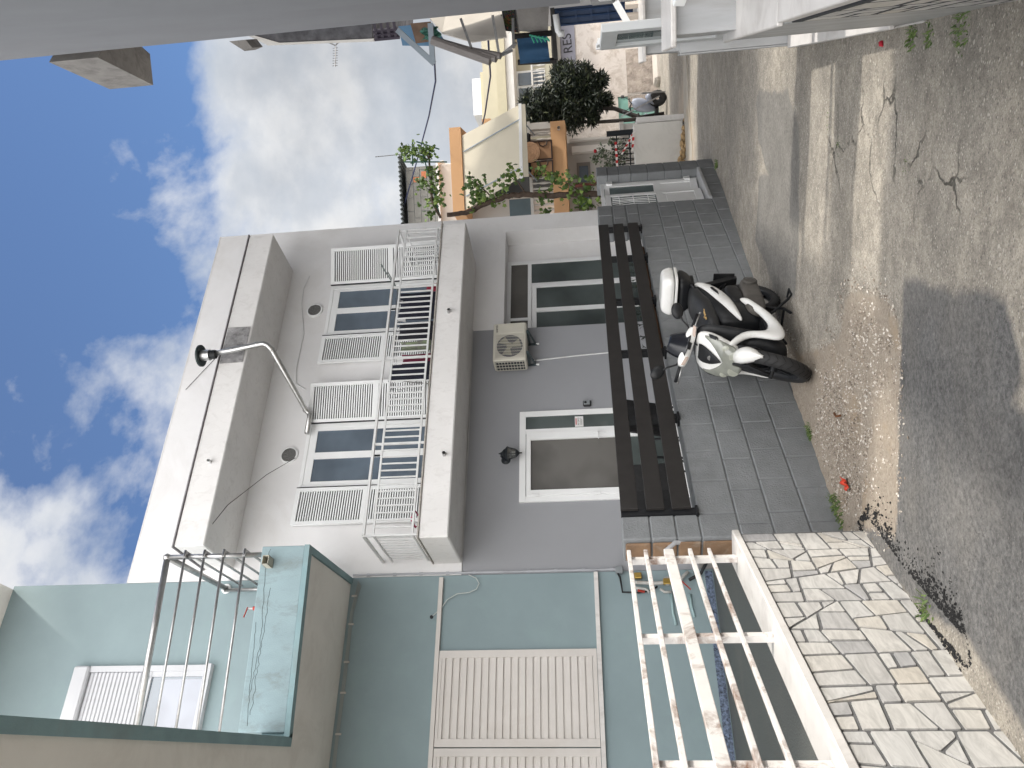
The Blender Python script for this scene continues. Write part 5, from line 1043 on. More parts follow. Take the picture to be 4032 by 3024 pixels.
def V13(X, Y, w_=13.4):      # local helper values were worked out once from measured heights
    xr = (1512-Y)/3129.2; yu = (2016-X)/3129.2; c_, s_ = math.cos(.0495), math.sin(.0495)
    a = xr*c_+yu*s_; b_ = -xr*s_+yu*c_; cp, sp = math.cos(.10448), math.sin(.10448); fy_ = cp-b_*sp; fz = sp+b_*cp
    return (a*w_/fy_, w_, 1.6+fz*w_/fy_)
vine('grape_vine', 'old grape vine climbing in front of the orange balcony behind the white gate', [([(V13(2420, 770)), (V13(2300, 765)), (V13(2150, 772)), (V13(2070, 765)), (V13(1990, 775)), (V13(1900, 810)), (V13(1850, 835)), (V13(1760, 848))], .055, .04), ([V13(2070, 765), V13(2040, 720), V13(2010, 700)], .015, .006), ([V13(2300, 765), V13(2250, 735), V13(2200, 700)], .018, .007), ([V13(1950, 790), V13(1900, 745), V13(1850, 700)], .015, .006), ([V13(2360, 780), V13(2370, 720)], .012, .006)],
     [(*V13(2330, 735), .20, 42), (*V13(2280, 770), .22, 50), (*V13(2310, 810), .18, 30), (*V13(2230, 720), .16, 32), (*V13(2180, 700), .13, 22), (*V13(2130, 665), .10, 14), (*V13(2150, 780), .15, 24), (*V13(2020, 700), .16, 28), (*V13(1985, 740), .16, 26), (*V13(1950, 790), .16, 26), (*V13(1870, 790), .20, 46), (*V13(1880, 750), .20, 44), (*V13(1850, 725), .10, 14), (*V13(2390, 790), .1, 12), (*V13(2150, 830), .1, 10), (*V13(2015, 665), .08, 8), (*V13(1840, 700), .06, 5)], .052, FD)
def V16(X, Y): return V13(X, Y, 17.0)
vine('roof_vine', 'vine trained over the pergola in front of the block shed', [([V16(1735, 860), V16(1700, 790), V16(1695, 700), V16(1690, 620), V16(1660, 600)], .03, .02)],
     [(*V16(1690, 610), .16, 40), (*V16(1640, 600), .22, 60), (*V16(1600, 600), .18, 36), (*V16(1590, 620), .1, 14), (*V16(1700, 680), .16, 42), (*V16(1660, 725), .14, 26), (*V16(1710, 740), .20, 52), (*V16(1730, 790), .16, 40), (*V16(1690, 800), .14, 24), (*V16(1690, 850), .12, 22), (*V16(1650, 810), .05, 4)], .058, FD)
pg = thing('pergola', 'thin green pergola posts and rails under the roof vine', 'pergola')
for a, b_ in ((V16(1590, 640), V16(1760, 640)), (V16(1660, 590), V16(1735, 860)), (V16(1640, 560), V16(1730, 590)), (V16(1625, 555), V16(1625, 655))): q = MB(FD); q.bar(a, b_, .025, .025); q.build('rail', mat('dark_green_metal', (.03, .10, .07), .5), pg)
q = MB(FD); q.tube([V16(1478, 620), V16(1600, 608)], .010, 5); tag(q.build('aerial_mast', STEEL), 'thin aerial mast above the roof vine', 'mast')
q = MB(FD); q.tube([V13(2370, 722), V13(2265, 735)], .03, 8); tag(q.build('rusty_post', mat('rust_brown', (.13, .035, .025), .7)), 'rust-brown post end above the white garden door', 'post')
# dark tree
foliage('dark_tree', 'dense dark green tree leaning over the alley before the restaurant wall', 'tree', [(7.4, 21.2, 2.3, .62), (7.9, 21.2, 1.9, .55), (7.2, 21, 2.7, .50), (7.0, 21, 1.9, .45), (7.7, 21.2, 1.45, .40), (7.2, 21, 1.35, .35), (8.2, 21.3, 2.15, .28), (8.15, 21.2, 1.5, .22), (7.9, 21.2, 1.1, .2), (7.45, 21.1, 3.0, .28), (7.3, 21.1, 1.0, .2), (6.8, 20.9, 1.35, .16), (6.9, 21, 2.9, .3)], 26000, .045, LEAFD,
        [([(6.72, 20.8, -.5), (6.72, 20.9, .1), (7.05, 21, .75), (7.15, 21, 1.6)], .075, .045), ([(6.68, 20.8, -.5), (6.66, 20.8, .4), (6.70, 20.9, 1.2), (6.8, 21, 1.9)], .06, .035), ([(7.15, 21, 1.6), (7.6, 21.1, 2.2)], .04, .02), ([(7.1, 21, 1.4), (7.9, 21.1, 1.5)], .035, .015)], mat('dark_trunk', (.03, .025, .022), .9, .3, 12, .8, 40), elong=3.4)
# restaurant wall and yellow house
rw = thing('peeling_wall', 'old peeling whitewashed wall of a closed restaurant with a grey sign band', 'building')
PEEL = mat('peeling_plaster', (.62, .57, .53), .95, .08, 1.2, .7, 22, dirt=(.33, .27, .22), damt=.9, dscale=2.4, bd=.02)
q = MB(FD); q.box(6.4, 11.4, 23.0, 26, -.85, 2.15); q.build('wall', PEEL, rw); q = MB(FD); q.box(7.3, 11.2, 22.97, 23.0, 1.70, 2.12); sgn = q.build('sign_band', mat('grey_violet_sign', (.26, .26, .31), .8, .08, 5), rw)
tx = text('Y RES', .37, FD @ Matrix.Translation((9.53, 22.965, 1.90)) @ FACE @ Matrix.Rotation(R(3), 4, 'Z'), mat('faded_black_letter', (.03, .03, .035), .8), 'lettering', sgn, .004)
q = MB(FD); q.box(7.0, 11.2, 22.80, 23.0, 2.13, 2.20); q.box(7.0, 11.2, 22.75, 22.8, 2.2, 2.24); q.build('ledge', OW, rw); q = MB(FD); q.box(6.6, 11.2, 22.6, 23.0, 2.24, 2.37); q.build('dark_gutter', SLAT, rw)
q = MB(FD); q.box(7.7, 9.35, 22.93, 23, -.85, .28); q.build('lower_render', mat('rough_stained_render', (.38, .33, .29), .95, .3, 6, 1, 20, dirt=(.15, .12, .10), damt=.7, dscale=4, bd=.03), rw)
gd = thing('green_door', 'faded green metal door in the peeling wall behind the far scooter', 'door'); q = MB(FD); q.box(7.20, 8.02, 22.96, 22.99, -.75, .56); q.build('panel', mat('faded_green_paint', (.19, .38, .33), .7, .12, 3, dirt=(.40, .46, .42), damt=.4), gd)
q = MB(FD); q.box(7.12, 8.10, 22.93, 22.96, .56, .64); q.box(8.02, 8.10, 22.93, 22.96, -.75, .56); q.box(7.12, 7.2, 22.93, 22.96, -.75, .56); q.build('frame', PEEL, gd); q = MB(FD); q.box(7.58, 7.61, 22.945, 22.96, -.75, .56); q.box(7.2, 8.02, 22.945, 22.96, -.1, -.07); q.build('rib', _m['faded_green_paint'], gd)
q = MB(FD); q.cbox(8.05, 9.2, 21.9, 22.6, -1.0, -.42, .07); lg = tag(q.build('cement_bench', mat('cream_cement', (.52, .48, .43), .9, .06, 3)), 'long cream cement block with a dark slot by the far scooter', 'block')
q = MB(FD); q.box(8.35, 9.0, 21.88, 21.90, -.62, -.58); q.build('slot', BLACKP, lg)
yh = thing('yellow_house', 'pale yellow house with a balcony above the restaurant wall', 'building'); YW = mat('pale_yellow_render', (.42, .39, .30), .9, .05, 1.5); YB = mat('yellow_beige_band', (.46, .42, .30), .9, .05)
q = MB(FD); q.box(7.6, 11.4, 24.5, 28, 2.3, 4.6); q.build('wall', YW, yh); q = MB(FD); q.box(7.3, 11.0, 23.3, 24.5, 3.78, 4.05); q.build('roof_edge', YB, yh); q = MB(FD); q.box(7.4, 11.0, 23.4, 24.5, 3.55, 3.78); q.build('soffit_band', SOFFIT, yh)
q = MB(FD); q.box(7.6, 11, 23.35, 23.45, 2.37, 2.62); q.build('balcony_band', YW, yh)
bq = thing('balustrade', 'small white balustrade on the yellow house', 'balustrade'); q = MB(FD); q.box(7.9, 11, 23.3, 23.4, 2.98, 3.03); q.build('top_rail', OW, bq)
for k in range(14): x = 8.6+k*.115; q = MB(FD @ Matrix.Translation((x, 23.35, 2.62))); q.lathe([(.025, 0), (.035, .12), (.015, .25), (.03, .37)], 6); q.build('baluster', OW, bq)
yw_ = thing('balcony_windows', 'white windows on the balcony of the yellow house', 'window'); q = MB(FD); q.box(8.6, 9.6, 24.44, 24.5, 2.6, 3.6); q.build('frame', WPVC, yw_)
for x0 in (8.68, 9.15): q = MB(FD); q.box(x0, x0+.38, 24.42, 24.44, 2.7, 3.5); q.build('pane', GLS['up'], yw_)
q = MB(FD); q.box(8.9, 10.1, 26, 28, 4.3, 5.15); tag(q.build('white_rooftop_room', WHITE), 'small white rooftop room behind the yellow house', 'building')
q = MB(FD); q.prism([(8.4, 25), (9.9, 25), (9.9, 25.3), (8.8, 25.3)], 4.3, 4.75); tag(q.build('roof_canopy', YB), 'pale sloping roof canopy above the yellow house', 'roof')
fa_ = thing('far_aerials', 'cluster of thin aerials above the distant roofs', 'antenna', None)
for x, z in ((7.55, 4.3), (7.35, 4.5), (7.0, 4.6), (6.95, 3.9)):
    q = MB(FD); q.tube([(x, 24, 3.6), (x, 24, z)], .012, 5)
    for k in range(4): q.bar((x-.15, 24, z-.05-.09*k), (x+.15, 24, z-.04-.09*k), .012, .012)
    q.build('aerial', BS, fa_)
q = MB(FD); q.box(6.0, 8.1, 26, 28, 1.5, 4.1); tag(q.build('far_wall', SOFFIT), 'pale far house wall behind the dark tree', 'building')
# far scooter
fs = thing('far_scooter', 'small silver-grey scooter parked by the green door', 'scooter'); SV = mat('silver_blue_paint', (.28, .31, .38), .3, .05)
fz = FD @ Matrix.Translation((7.05, 20.5, -.55)) @ Matrix.Rotation(R(-55), 4, 'Z')
for x in (.0, -1.05):
    q = MB(fz @ Matrix.Translation((x, 0, .23)) @ Matrix.Rotation(R(90), 4, 'X')); q.lathe([(.14, -.045), (.22, -.045), (.235, 0), (.22, .045), (.14, .045), (.05, .03), (.05, -.03), (.14, -.045)], 18); q.build('wheel', RUBBER, fs, smooth=True)
def ell(mb, x0, x1, secs, n=12):
    rings = []
    for (x, zc, hw, hh_) in secs: rings.append([(x, hw*math.cos(2*math.pi*k/n), zc+hh_*math.sin(2*math.pi*k/n)) for k in range(n)])
    mb.loft(rings); return mb
q = ell(MB(fz), 0, 0, [(.16, .42, .03, .05), (.08, .46, .09, .08), (-.05, .42, .08, .08), (-.16, .3, .04, .04)]); q.build('front_fender', SV, fs, smooth=True)
q = ell(MB(fz), 0, 0, [(.02, .78, .05, .08), (-.05, .7, .16, .18), (-.18, .6, .2, .26), (-.26, .5, .18, .3)]); q.build('leg_shield', SV, fs, smooth=True)
q = ell(MB(fz), 0, 0, [(-.5, .5, .1, .06), (-.7, .6, .15, .12), (-1.0, .62, .13, .1), (-1.3, .68, .04, .04)]); q.build('rear_body', SV, fs, smooth=True)
q = ell(MB(fz), 0, 0, [(-.45, .7, .09, .03), (-.7, .74, .14, .05), (-1.15, .78, .1, .04)]); q.build('seat', BLACKP, fs, smooth=True)
q = MB(fz); q.box(-.65, -.2, -.13, .13, .2, .28); q.build('footboard', BLACKP, fs)
q = MB(fz); q.tube([(-.18, -.34, .92), (-.1, -.12, .93), (-.08, 0, .88), (-.1, .12, .93), (-.18, .34, .92)], .018, 7); q.build('handlebar', BLACKP, fs)
for s_ in (-1, 1): q = MB(fz); q.tube([(-.1, .18*s_, .93), (-.08, .3*s_, 1.08)], .008, 5); q.cbox(-.1, -.07, .24*s_, .36*s_, 1.05, 1.13, .02); q.build('mirror', BLACKP, fs)
q = MB(FD)
for x, z in ((6.6, .35), (6.9, .1)): pass
q.bar((7.0, 20.2, -.35), (6.6, 20.3, .62), .03, .03); q.bar((7.1, 20.2, -.5), (7.1, 20.2, .1), .03, .03); tag(q.build('metal_stand', STEEL), 'bent metal bars leaning in front of the far scooter', 'metal frame')
# ---------------- white scooter (local: x forward, y left, z up; origin under the front axle) ----------------
sct = thing('white_scooter', 'white and black scooter with a white top case parked against the grey block wall', 'scooter')
SWH = mat('scooter_white_paint', (.80, .80, .78), .2, .04, 3, dirt=(.42, .38, .33), damt=.35, dscale=5); SBK = mat('scooter_black_plastic', (.013, .014, .016), .42, .25, 12, .15, 150, dirt=(.06, .055, .05), damt=.3, dscale=7, spec=.3)
SEATM = mat('black_vinyl_seat', (.020, .021, .023), .5, .2, 9, .2, 180); ENG = mat('grimy_engine_case', (.085, .078, .07), .75, .3, 9, .4, 60); FOAM = mat('torn_seat_foam', (.50, .33, .14), .95, .3, 30, .8, 90)
LENS = mat('headlight_lens', (.24, .25, .22), .08, .25, 4, spec=.9); REFL = mat('headlight_reflector', (.34, .35, .30), .15, .25, 9); ORGL = mat('orange_reflector', (.40, .08, .03), .3)
FS = frame(3.385, 5.50, 208.0, -.085) @ Matrix.Rotation(R(-2.0), 4, 'Y') @ Matrix.Rotation(R(-3.0), 4, 'X')
pA, pB = Vector((-.37, 0, .93)), Vector((-.04, 0, .285))
ST = FS @ Matrix.Translation(pB) @ Matrix.Rotation(R(40), 4, (pA-pB).normalized()) @ Matrix.Translation(-pB)
def ring(x, zc, hw, hh_, e=2.4, n=24, up=None):
    o = []
    for k in range(n):
        t = 2*math.pi*k/n; c, s_ = math.cos(t), math.sin(t); h = hh_ if (s_ >= 0 or up is None) else up
        o.append((x, hw*math.copysign(abs(c)**(2/e), c), zc+h*math.copysign(abs(s_)**(2/e), s_)))
    return o
def sl(secs, fr=FS, e=2.4, n=24, nm='part', m_=None, par=None, sub=1, **kw):
    q = MB(fr); q.loft([ring(*s_[:4], e=e, n=n, up=(s_[4] if len(s_) > 4 else None)) for s_ in secs]); return q.build(nm, m_, par or sct, smooth=True, sub=sub, **kw)
def hr_(z, c, d, w_, e=2.3, n=28): return [(c+d*math.copysign(abs(math.cos(t))**(2/e), math.cos(t)), w_*math.copysign(abs(math.sin(t))**(2/e), math.sin(t)), z-.22*(c+d*math.cos(t)-c)) for t in [2*math.pi*k/n for k in range(n)]]
def wheel(fr, spokes=5):
    q = MB(fr); pr_ = [(.205, -.038), (.225, -.048), (.255, -.052), (.275, -.036), (.2845, -.015), (.285, 0), (.2845, .015), (.275, .036), (.255, .052), (.225, .048), (.205, .038)]
    q.lathe(pr_, 48, ax='y'); t_ = q.build('tyre', RUBBER, sct, smooth=True)
    g = MB(fr)
    for k in range(30):       # chevron tread
        a = 2*math.pi*k/30
        for s_ in (-1, 1):
            p = []
            for u in range(4): aa = a+u*.045; y_ = s_*(.004+u*.014); r_ = .2862-(abs(y_)/.052)**2.6*.016; p.append((r_*math.cos(aa), y_, r_*math.sin(aa)))
            g.tube(p, .0022, 4)
    g.build('tread', mat('tread_groove', (.006, .006, .006), .9), t_)
    q = MB(fr); q.lathe([(.20, -.034), (.208, -.04), (.212, 0), (.208, .04), (.20, .034), (.186, .012), (.186, -.012), (.20, -.034)], 40, ax='y'); q.lathe([(0, -.045), (.03, -.045), (.035, 0), (.03, .045), (0, .045)], 16, ax='y')
    for k in range(spokes):
        a = 2*math.pi*k/spokes+.3; q.bar((.03*math.cos(a), .0, .03*math.sin(a)), (.19*math.cos(a+.12), 0, .19*math.sin(a+.12)), .022, .02)
    q.build('rim', mat('dark_alloy', (.03, .032, .036), .35, metal=.5), sct, smooth=False)
    q = MB(fr); q.lathe([(.06, .05), (.11, .05), (.11, .054), (.06, .054), (.06, .05)], 30, ax='y'); q.build('brake_disc', STEEL, sct)
wheel(ST @ Matrix.Translation((0, 0, .285))); wheel(FS @ Matrix.Translation((-1.30, 0, .285)))
q = MB(ST)
for y_ in (-.075, .075): q.tube([(-.005, y_, .28), (-.10, y_*.95, .47), (-.17, y_*.7, .58)], [.02, .022, .024], 10)
q.tube([(0, -.1, .285), (0, .1, .285)], .016, 10); q.build('fork', SBK, sct, smooth=True)
q = MB(ST); q.cbox(-.10, -.03, .055, .085, .30, .40, .01); q.build('brake_caliper', ENG, sct)
def fend(u, v):
    th_ = R(34+u*112); y_ = (v-.5)*2; wd_ = (.070*(math.sin(min(1, u*2.2+.12)*1.57)))*(1 if u < .7 else 1-(u-.7)*.5); r_ = .306+.015*math.sin(u*3.14)-.050*abs(y_)**2.6-.02*max(0, .15-u)*5*abs(y_)
    return (r_*math.cos(th_), y_*wd_, .285+r_*math.sin(th_))
q = MB(ST); q.grid(fend, 22, 12); q.build('front_fender', SWH, sct, smooth=True, solid=.004)
q = MB(ST)
for s_ in (-1, 1): q.prism([(.02, .30), (.12, .50), (-.02, .60), (-.16, .56), (-.10, .42)], s_*.068, s_*.080, 'y')
q.build('fender_side', SBK, sct, bevel=.006)
# front fairing
q = MB(FS); q.loft([hr_(.475, -.17, .03, .03), hr_(.50, -.16, .075, .085), hr_(.56, -.16, .105, .13), hr_(.63, -.195, .115, .155), hr_(.70, -.235, .12, .180), hr_(.77, -.29, .105, .182), hr_(.82, -.335, .075, .160), hr_(.845, -.365, .045, .12)]); q.build('front_fairing', SWH, sct, smooth=True, sub=1)
def fsurf(z, t, off):      # point on the front of the fairing: z height, t -1..1 across
    T = [(.475, -.17, .03, .03), (.50, -.16, .075, .085), (.56, -.16, .105, .13), (.63, -.195, .115, .155), (.70, -.235, .12, .180), (.77, -.29, .105, .182), (.82, -.335, .075, .160), (.845, -.365, .045, .12)]
    for a, b_ in zip(T, T[1:]):
        if z <= b_[0]: k = max(0, (z-a[0])/(b_[0]-a[0])); c, d, w_ = [a[i]+(b_[i]-a[i])*k for i in (1, 2, 3)]; break
    else: c, d, w_ = T[-1][1:]
    th_ = t*1.35; e = 2.3; cc = math.cos(th_)**(2/e); ss = math.copysign(abs(math.sin(th_))**(2/e), th_); return (c+d*cc+off*math.cos(th_), w_*ss+off*math.sin(th_), z-.22*d*math.cos(th_)+off*.2)
def fpatch(zlo, zhi, ta, tb_, off, nm, m_, nu=14, nv=16, label=None):     # zlo/zhi functions of t
    q = MB(FS); q.grid(lambda u, v: fsurf(zlo(ta+(tb_-ta)*u)+(zhi(ta+(tb_-ta)*u)-zlo(ta+(tb_-ta)*u))*v, ta+(tb_-ta)*u, off+.006*math.sin(v*3.14)*math.sin(u*3.14)), nu, nv); return q.build(nm, m_, sct, smooth=True, solid=.004, label=label)
hl = fpatch(lambda t: .515+.10*abs(t)**1.5, lambda t: .69+.12*min(1, abs(t)/.75)-.08*max(0, abs(t)-.75), -.82, .82, .006, 'headlight', LENS)
q = MB(FS)
for tt, zz2, r_ in ((-.30, .60, .045), (.30, .60, .045), (.5, .665, .03), (-.5, .665, .03)):
    p = Vector(fsurf(zz2, tt, .0095)); q.lathe([(0, .006), (r_*.6, .004), (r_, 0)], 14, Matrix.Translation(p) @ Vector((1, .4*tt, .2)).to_track_quat('Z', 'Y').to_matrix().to_4x4())
rf_ = q.build('reflector', REFL, sct, smooth=True); rf_.parent = hl
fpatch(lambda t: .70+.13*abs(t)/.33, lambda t: .842, -.33, .33, .012, 'nose_panel', SBK)
q = MB(FS); p = Vector(fsurf(.775, 0, .018)); q.lathe([(0, .004), (.02, .003), (.022, 0)], 18, Matrix.Translation(p) @ Vector((1, 0, .45)).to_track_quat('Z', 'Y').to_matrix().to_4x4()); q.build('round_badge', STEEL, sct)
for s_ in (1, -1):
    fpatch(lambda t: .745-.03*abs(t), lambda t: .775, .70*s_, .96*s_, .005, 'side_intake', SBK, 6, 4)
    fpatch(lambda t: .712, lambda t: .722, .72*s_, .92*s_, .005, 'decal', INK, 5, 3)
# leg shield, side arms, floor
q = MB(FS); q.loft([hr_(.30, -.36, .05, .15), hr_(.42, -.36, .05, .165), (hr_(.60, -.38, .05, .19)), hr_(.76, -.42, .05, .195), hr_(.86, -.45, .04, .15)]); q.build('leg_shield', SBK, sct, smooth=True, sub=1)
q = MB(FS); q.loft([hr_(.14, -.30, .10, .10), hr_(.22, -.27, .11, .13), hr_(.36, -.30, .07, .15), hr_(.52, -.30, .06, .13)]); q.build('under_fairing', SBK, sct, smooth=True, sub=1)
ARM = [(-.13, .66), (-.22, .60), (-.315, .52), (-.335, .44), (-.34, .335), (-.40, .285), (-.50, .275), (-.62, .30), (-.76, .345), (-.90, .415), (-.985, .455), (-.975, .41), (-.90, .345), (-.78, .27), (-.66, .215), (-.52, .17), (-.36, .145), (-.22, .15), (-.155, .19), (-.15, .25), (-.20, .34), (-.235, .43), (-.20, .52), (-.11, .60)]
for s_ in (1, -1):
    q = MB(FS)
    def armp(k, lay):
        x, z = ARM[k]; w_ = .19+.015*(z < .4)-.055*max(0, (z-.5)/.16); 
        return (x, s_*(w_-lay*.035), z)
    n_ = len(ARM); cxm = [(ARM[i][0]+ARM[n_-1-i][0])/2 for i in range(n_//2)]
    rings = []
    for i in range(n_//2):
        a, b_ = ARM[i], ARM[n_-1-i]; w_ = .195-.05*max(0, (a[1]-.5)/.16); mx, mz = (a[0]+b_[0])/2, (a[1]+b_[1])/2
        rings.append([(a[0], s_*(w_-.04), a[1]), (a[0]*.85+b_[0]*.15, s_*(w_-.008), a[1]*.85+b_[1]*.15), (mx, s_*(w_+.012), mz), (b_[0]*.85+a[0]*.15, s_*(w_), b_[1]*.85+a[1]*.15), (b_[0], s_*(w_-.03), b_[1]), (mx, s_*(w_-.05), mz)])
    q.loft(rings); q.build('side_fairing', SWH, sct, smooth=True, sub=1)
q = MB(FS); q.cbox(-.92, -.30, -.165, .165, .235, .285, .01)
for k in range(9): q.box(-.84+k*.055, -.815+k*.055, -.14, .14, .285, .289)
q.build('floorboard', SBK, sct)
sl([(-.30, .20, .10, .05), (-.5, .19, .14, .06), (-.8, .22, .13, .07), (-.95, .27, .10, .06)], nm='belly_pan', m_=SBK)
# body under the seat, seat, rear panels
sl([(-.66, .42, .09, .15), (-.70, .44, .13, .20), (-.80, .48, .155, .21), (-.95, .53, .165, .19), (-1.15, .60, .15, .14), (-1.35, .68, .12, .08), (-1.48, .72, .08, .05)], nm='underseat_body', m_=SBK, e=3)
SEAT = [(-.60, .66, .05, .035), (-.63, .672, .10, .055), (-.70, .685, .125, .07), (-.82, .695, .135, .075), (-.98, .705, .145, .075), (-1.06, .73, .145, .085), (-1.18, .765, .135, .07), (-1.34, .78, .12, .055), (-1.42, .78, .10, .04), (-1.46, .78, .05, .02)]
sl(SEAT, nm='seat', m_=SEATM, e=2.8)
q = MB(FS)
for x, t_, r_ in ((-.70, .62, .018), (-.735, .75, .010), (-.76, .60, .015), (-.80, .66, .022), (-.84, .58, .018), (-.87, .66, .012)):
    y_ = (.127 if x > -.78 else .136)*math.cos(t_)**(2/2.8); z_ = .69+.076*math.sin(t_)**(2/2.8); q.cbox(x-r_, x+r_, y_-.012, y_+.004, z_-.010, z_+.006, .004, Matrix.Identity(4))
q.build('torn_foam', FOAM, sct, label='tan foam showing through the torn seat')
for s_ in (1, -1):
    q = MB(FS); P1 = [(-.60, .455), (-.72, .53), (-.86, .60), (-1.02, .665), (-1.2, .72), (-1.36, .77), (-1.45, .785)]; P2 = [(-.64, .43), (-.77, .445), (-.92, .455), (-1.07, .49), (-1.25, .555), (-1.40, .65), (-1.47, .735)]
    q.loft([[(a[0], s_*(w_-.02), a[1]), (a[0]*.7+b_[0]*.3, s_*(w_+.008), a[1]*.7+b_[1]*.3), ((a[0]+b_[0])/2, s_*(w_+.014), (a[1]+b_[1])/2), (b_[0], s_*(w_-.01), b_[1]), ((a[0]+b_[0])/2, s_*(w_-.04), (a[1]+b_[1])/2)] for a, b_, w_ in zip(P1, P2, (.13, .158, .172, .175, .165, .14, .10))]); q.build('rear_side_panel', SWH, sct, smooth=True, sub=1)
    q = MB(FS); q.prism([(-1.02, .60), (-1.16, .66), (-1.18, .64), (-1.08, .60)], s_*.187, s_*.192, 'y'); q.build('side_slot', SBK, sct)
# engine, exhaust, rear hugger
sl([(-.72, .30, .05, .06), (-.82, .31, .06, .09), (-1.0, .29, .06, .085), (-1.2, .30, .06, .085), (-1.35, .29, .055, .085), (-1.42, .29, .04, .05)], fr=FS @ Matrix.Translation((0, .13, 0)), nm='engine_case', m_=ENG, e=4)
q = MB(FS @ Matrix.Translation((-1.3, .19, .29))); q.lathe([(0, .014), (.05, .012), (.07, 0)], 20, ax='y'); q.lathe([(.05, .014), (.058, .02), (.066, .01)], 20, ax='y'); q.build('engine_cover', ENG, sct)
sl([(-.90, .45, .05, .05), (-1.0, .44, .06, .08), (-1.2, .45, .055, .08), (-1.32, .46, .04, .05)], fr=FS @ Matrix.Translation((0, .12, 0)), nm='air_box', m_=SBK, e=3)
sl([(-.95, .27, .04, .04), (-1.1, .30, .06, .06), (-1.45, .36, .065, .07), (-1.6, .39, .05, .055)], fr=FS @ Matrix.Translation((0, -.17, 0)), nm='exhaust', m_=ENG, e=2)
q = MB(FS); q.grid(lambda u, v: (-1.3+(.315)*math.cos(R(55+u*85)), (v-.5)*.13, .285+.315*math.sin(R(55+u*85))-.03*abs(v-.5)*2), 12, 6); q.build('rear_hugger', SBK, sct, smooth=True, solid=.004)
q = MB(FS); q.prism([(-1.44, .72), (-1.52, .70), (-1.70, .42), (-1.72, .34), (-1.66, .34), (-1.56, .5)], -.07, .07, 'y'); q.build('tail_fender', SBK, sct, bevel=.006)
q = MB(FS); q.cbox(-1.705, -1.69, -.10, .10, .36, .56, .004, Matrix.Translation((0, 0, 0))); q.build('number_plate', SBK, sct)
for s_ in (1, -1):
    q = MB(FS); q.tube([(-1.30, .12*s_, .78), (-1.42, .115*s_, .815), (-1.56, .09*s_, .82), (-1.60, 0, .82)], .013, 8); q.build('grab_rail', SBK, sct, smooth=True)
# top case
TC = FS @ Matrix.Translation((-1.50, 0, .79)) @ Matrix.Scale(.94, 4)
def tcr(z, hx, hy, ox=0, e=4.5, n=32): return [(ox+hx*math.copysign(abs(math.cos(t))**(2/e), math.cos(t)), hy*math.copysign(abs(math.sin(t))**(2/e), math.sin(t)), z) for t in [2*math.pi*k/n for k in range(n)]]
tcs = MB(TC); tcs.loft([tcr(0, .11, .12), tcr(.02, .145, .155), tcr(.09, .175, .195), tcr(.15, .19, .208)]); tb2 = tcs.build('top_case_base', SBK, sct, smooth=True, sub=1)
q = MB(TC); q.loft([tcr(.148, .199, .217), tcr(.172, .201, .219)]); q.build('top_case_rim', SWH, sct, smooth=False, bevel=.004)
q = MB(TC); q.loft([tcr(.165, .194, .212, e=7), tcr(.22, .190, .206, -.004, e=7), tcr(.275, .176, .19, -.010, e=6), tcr(.300, .155, .168, -.014, e=6), tcr(.306, .10, .11, -.014)]); q.build('top_case_lid', SWH, sct, smooth=True, sub=1)
q = MB(TC); q.cbox(-.16, .06, -.11, .11, -.03, .01, .006); q.build('top_case_rack', SBK, sct)
# handlebar group (steered)
HB = ST @ Matrix.Translation((-.385, 0, .90))
q = MB(HB); q.loft([[(.06-.05*abs(y_)/.2+.055*math.cos(t), y_, .012*(1-abs(y_)/.175)+h_*math.sin(t)+.02) for t in [2*math.pi*k/12 for k in range(12)]] for y_, h_ in ((-.175, .022), (-.16, .035), (-.10, .05), (-.04, .05), (.04, .05), (.10, .05), (.16, .035), (.175, .022))]); q.build('handlebar_cowl', SWH, sct, smooth=True, sub=1)
q = MB(HB); q.grid(lambda u, v: (.125-.13*v-.06*(2*u-1)**2, (u-.5)*.235*(1-.42*v**2), .03+.145*v), 12, 10); q.build('flyscreen', mat('smoked_screen', (.008, .009, .013), .2, .1, spec=.6), sct, smooth=True, solid=.004)
q = MB(HB); q.loft([[(.085+.03*math.cos(t), y_, .03+.03*math.sin(t)) for t in [2*math.pi*k/10 for k in range(10)]] for y_ in (-.03, .03)]); q.build('cowl_centre', SBK, sct, smooth=True)
q = MB(HB); q.cbox(-.06, .05, -.06, .06, .05, .085, .015); q.build('instrument_panel', SBK, sct)
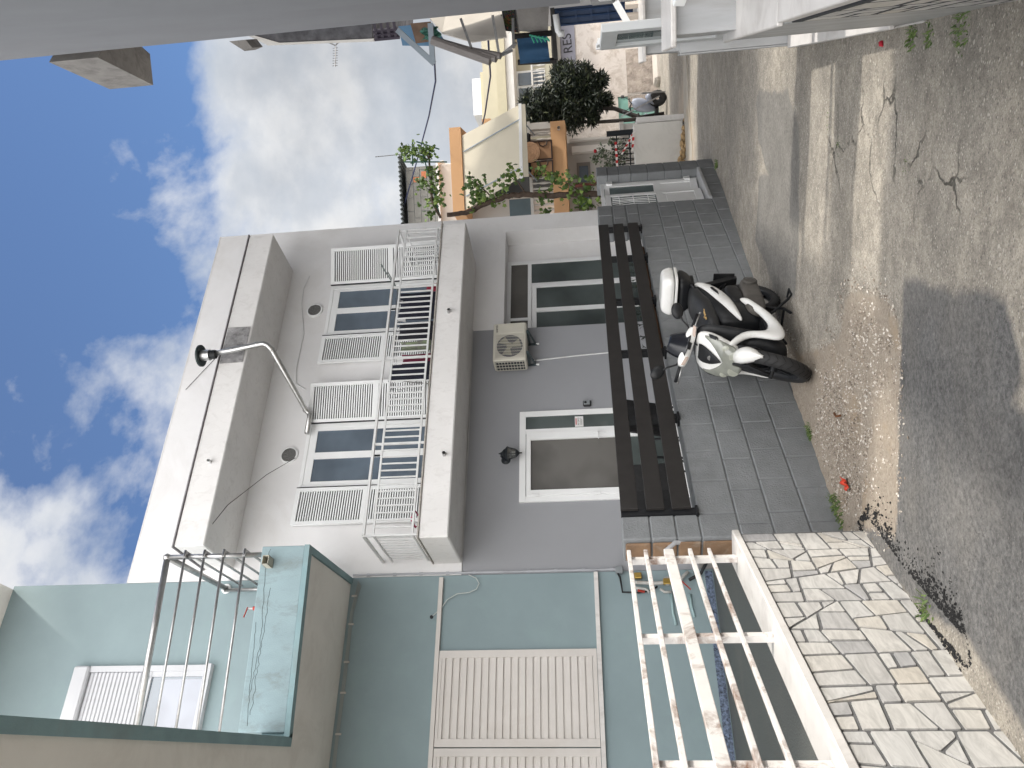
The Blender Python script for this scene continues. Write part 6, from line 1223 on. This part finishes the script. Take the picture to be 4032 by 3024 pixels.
for s_ in (1, -1):
    q = MB(HB); q.tube([(-.01, .17*s_, .02), (-.03, .21*s_, .018), (-.05, .305*s_, .012)], .0175, 12); q.build('grip', SBK, sct, smooth=True)
    q = MB(HB); q.tube([(.03, .17*s_, .015), (.035, .22*s_, .012), (.01, .31*s_, .004)], .006, 8); q.tube([(.012, .305*s_, .004), (.008, .315*s_, .003)], .010, 8); q.build('brake_lever', STEEL, sct, smooth=True)
    q = MB(HB); q.tube([(.0, .13*s_, .045), (.0, .17*s_, .06), (-.01, .21*s_, .12), (-.015, .245*s_, .15)], [.009, .008, .007, .010], 8); mst = q.build('mirror_stem', SBK, sct, smooth=True)
    q = MB(HB @ Matrix.Translation((-.02, .275*s_, .185)) @ Matrix.Rotation(R(28*s_), 4, 'X')); q.loft([[(-.018, .072*math.cos(t), .050*math.sin(t)) for t in [2*math.pi*k/16 for k in range(16)]], [(-.005, .078*math.cos(t), .056*math.sin(t)) for t in [2*math.pi*k/16 for k in range(16)]], [(.012, .052*math.cos(t), .038*math.sin(t)) for t in [2*math.pi*k/16 for k in range(16)]], [(.02, .02*math.cos(t), .015*math.sin(t)) for t in [2*math.pi*k/16 for k in range(16)]]]); q.build('mirror', SBK, sct, smooth=True, sub=1)
    q = MB(HB @ Matrix.Translation((.088, .125*s_, .016)) @ Matrix.Rotation(R(-24*s_), 4, 'Z')); q.prism([(-.055*1, -.004), (.055, .026), (.05, -.002), (-.03, -.022)] if s_ > 0 else [(.055, -.004), (-.055, .026), (-.05, -.002), (.03, -.022)], .0, .012, 'x'); q.build('indicator', mat('indicator_lens', (.60, .48, .42), .15), sct, bevel=.003)
# stands, reflector, cables
q = MB(FS); q.tube([(-.80, .10, .18), (-.90, .20, .02)], .012, 8); q.tube([(-.90, .20, .02), (-.86, .26, .012), (-.97, .26, .012), (-.92, .2, .03)], .010, 6); q.build('side_stand', SBK, sct)
q = MB(FS)
for s_ in (1, -1): q.tube([(-.95, .09*s_, .2), (-.85, .13*s_, .06), (-.72, .15*s_, .03)], .012, 8)
q.tube([(-.85, -.13, .06), (-.85, .13, .06)], .011, 8); q.build('centre_stand', SBK, sct)
q = MB(FS); q.cbox(-.475, -.46, .10, .135, .70, .735, .004); q.build('side_reflector', ORGL, sct)
q = MB(FS); q.tube([(-.34, .03, .84), (-.36, .07, .9), (-.38, .1, .93)], .007, 6); q.build('cable', SBK, sct)
settle()
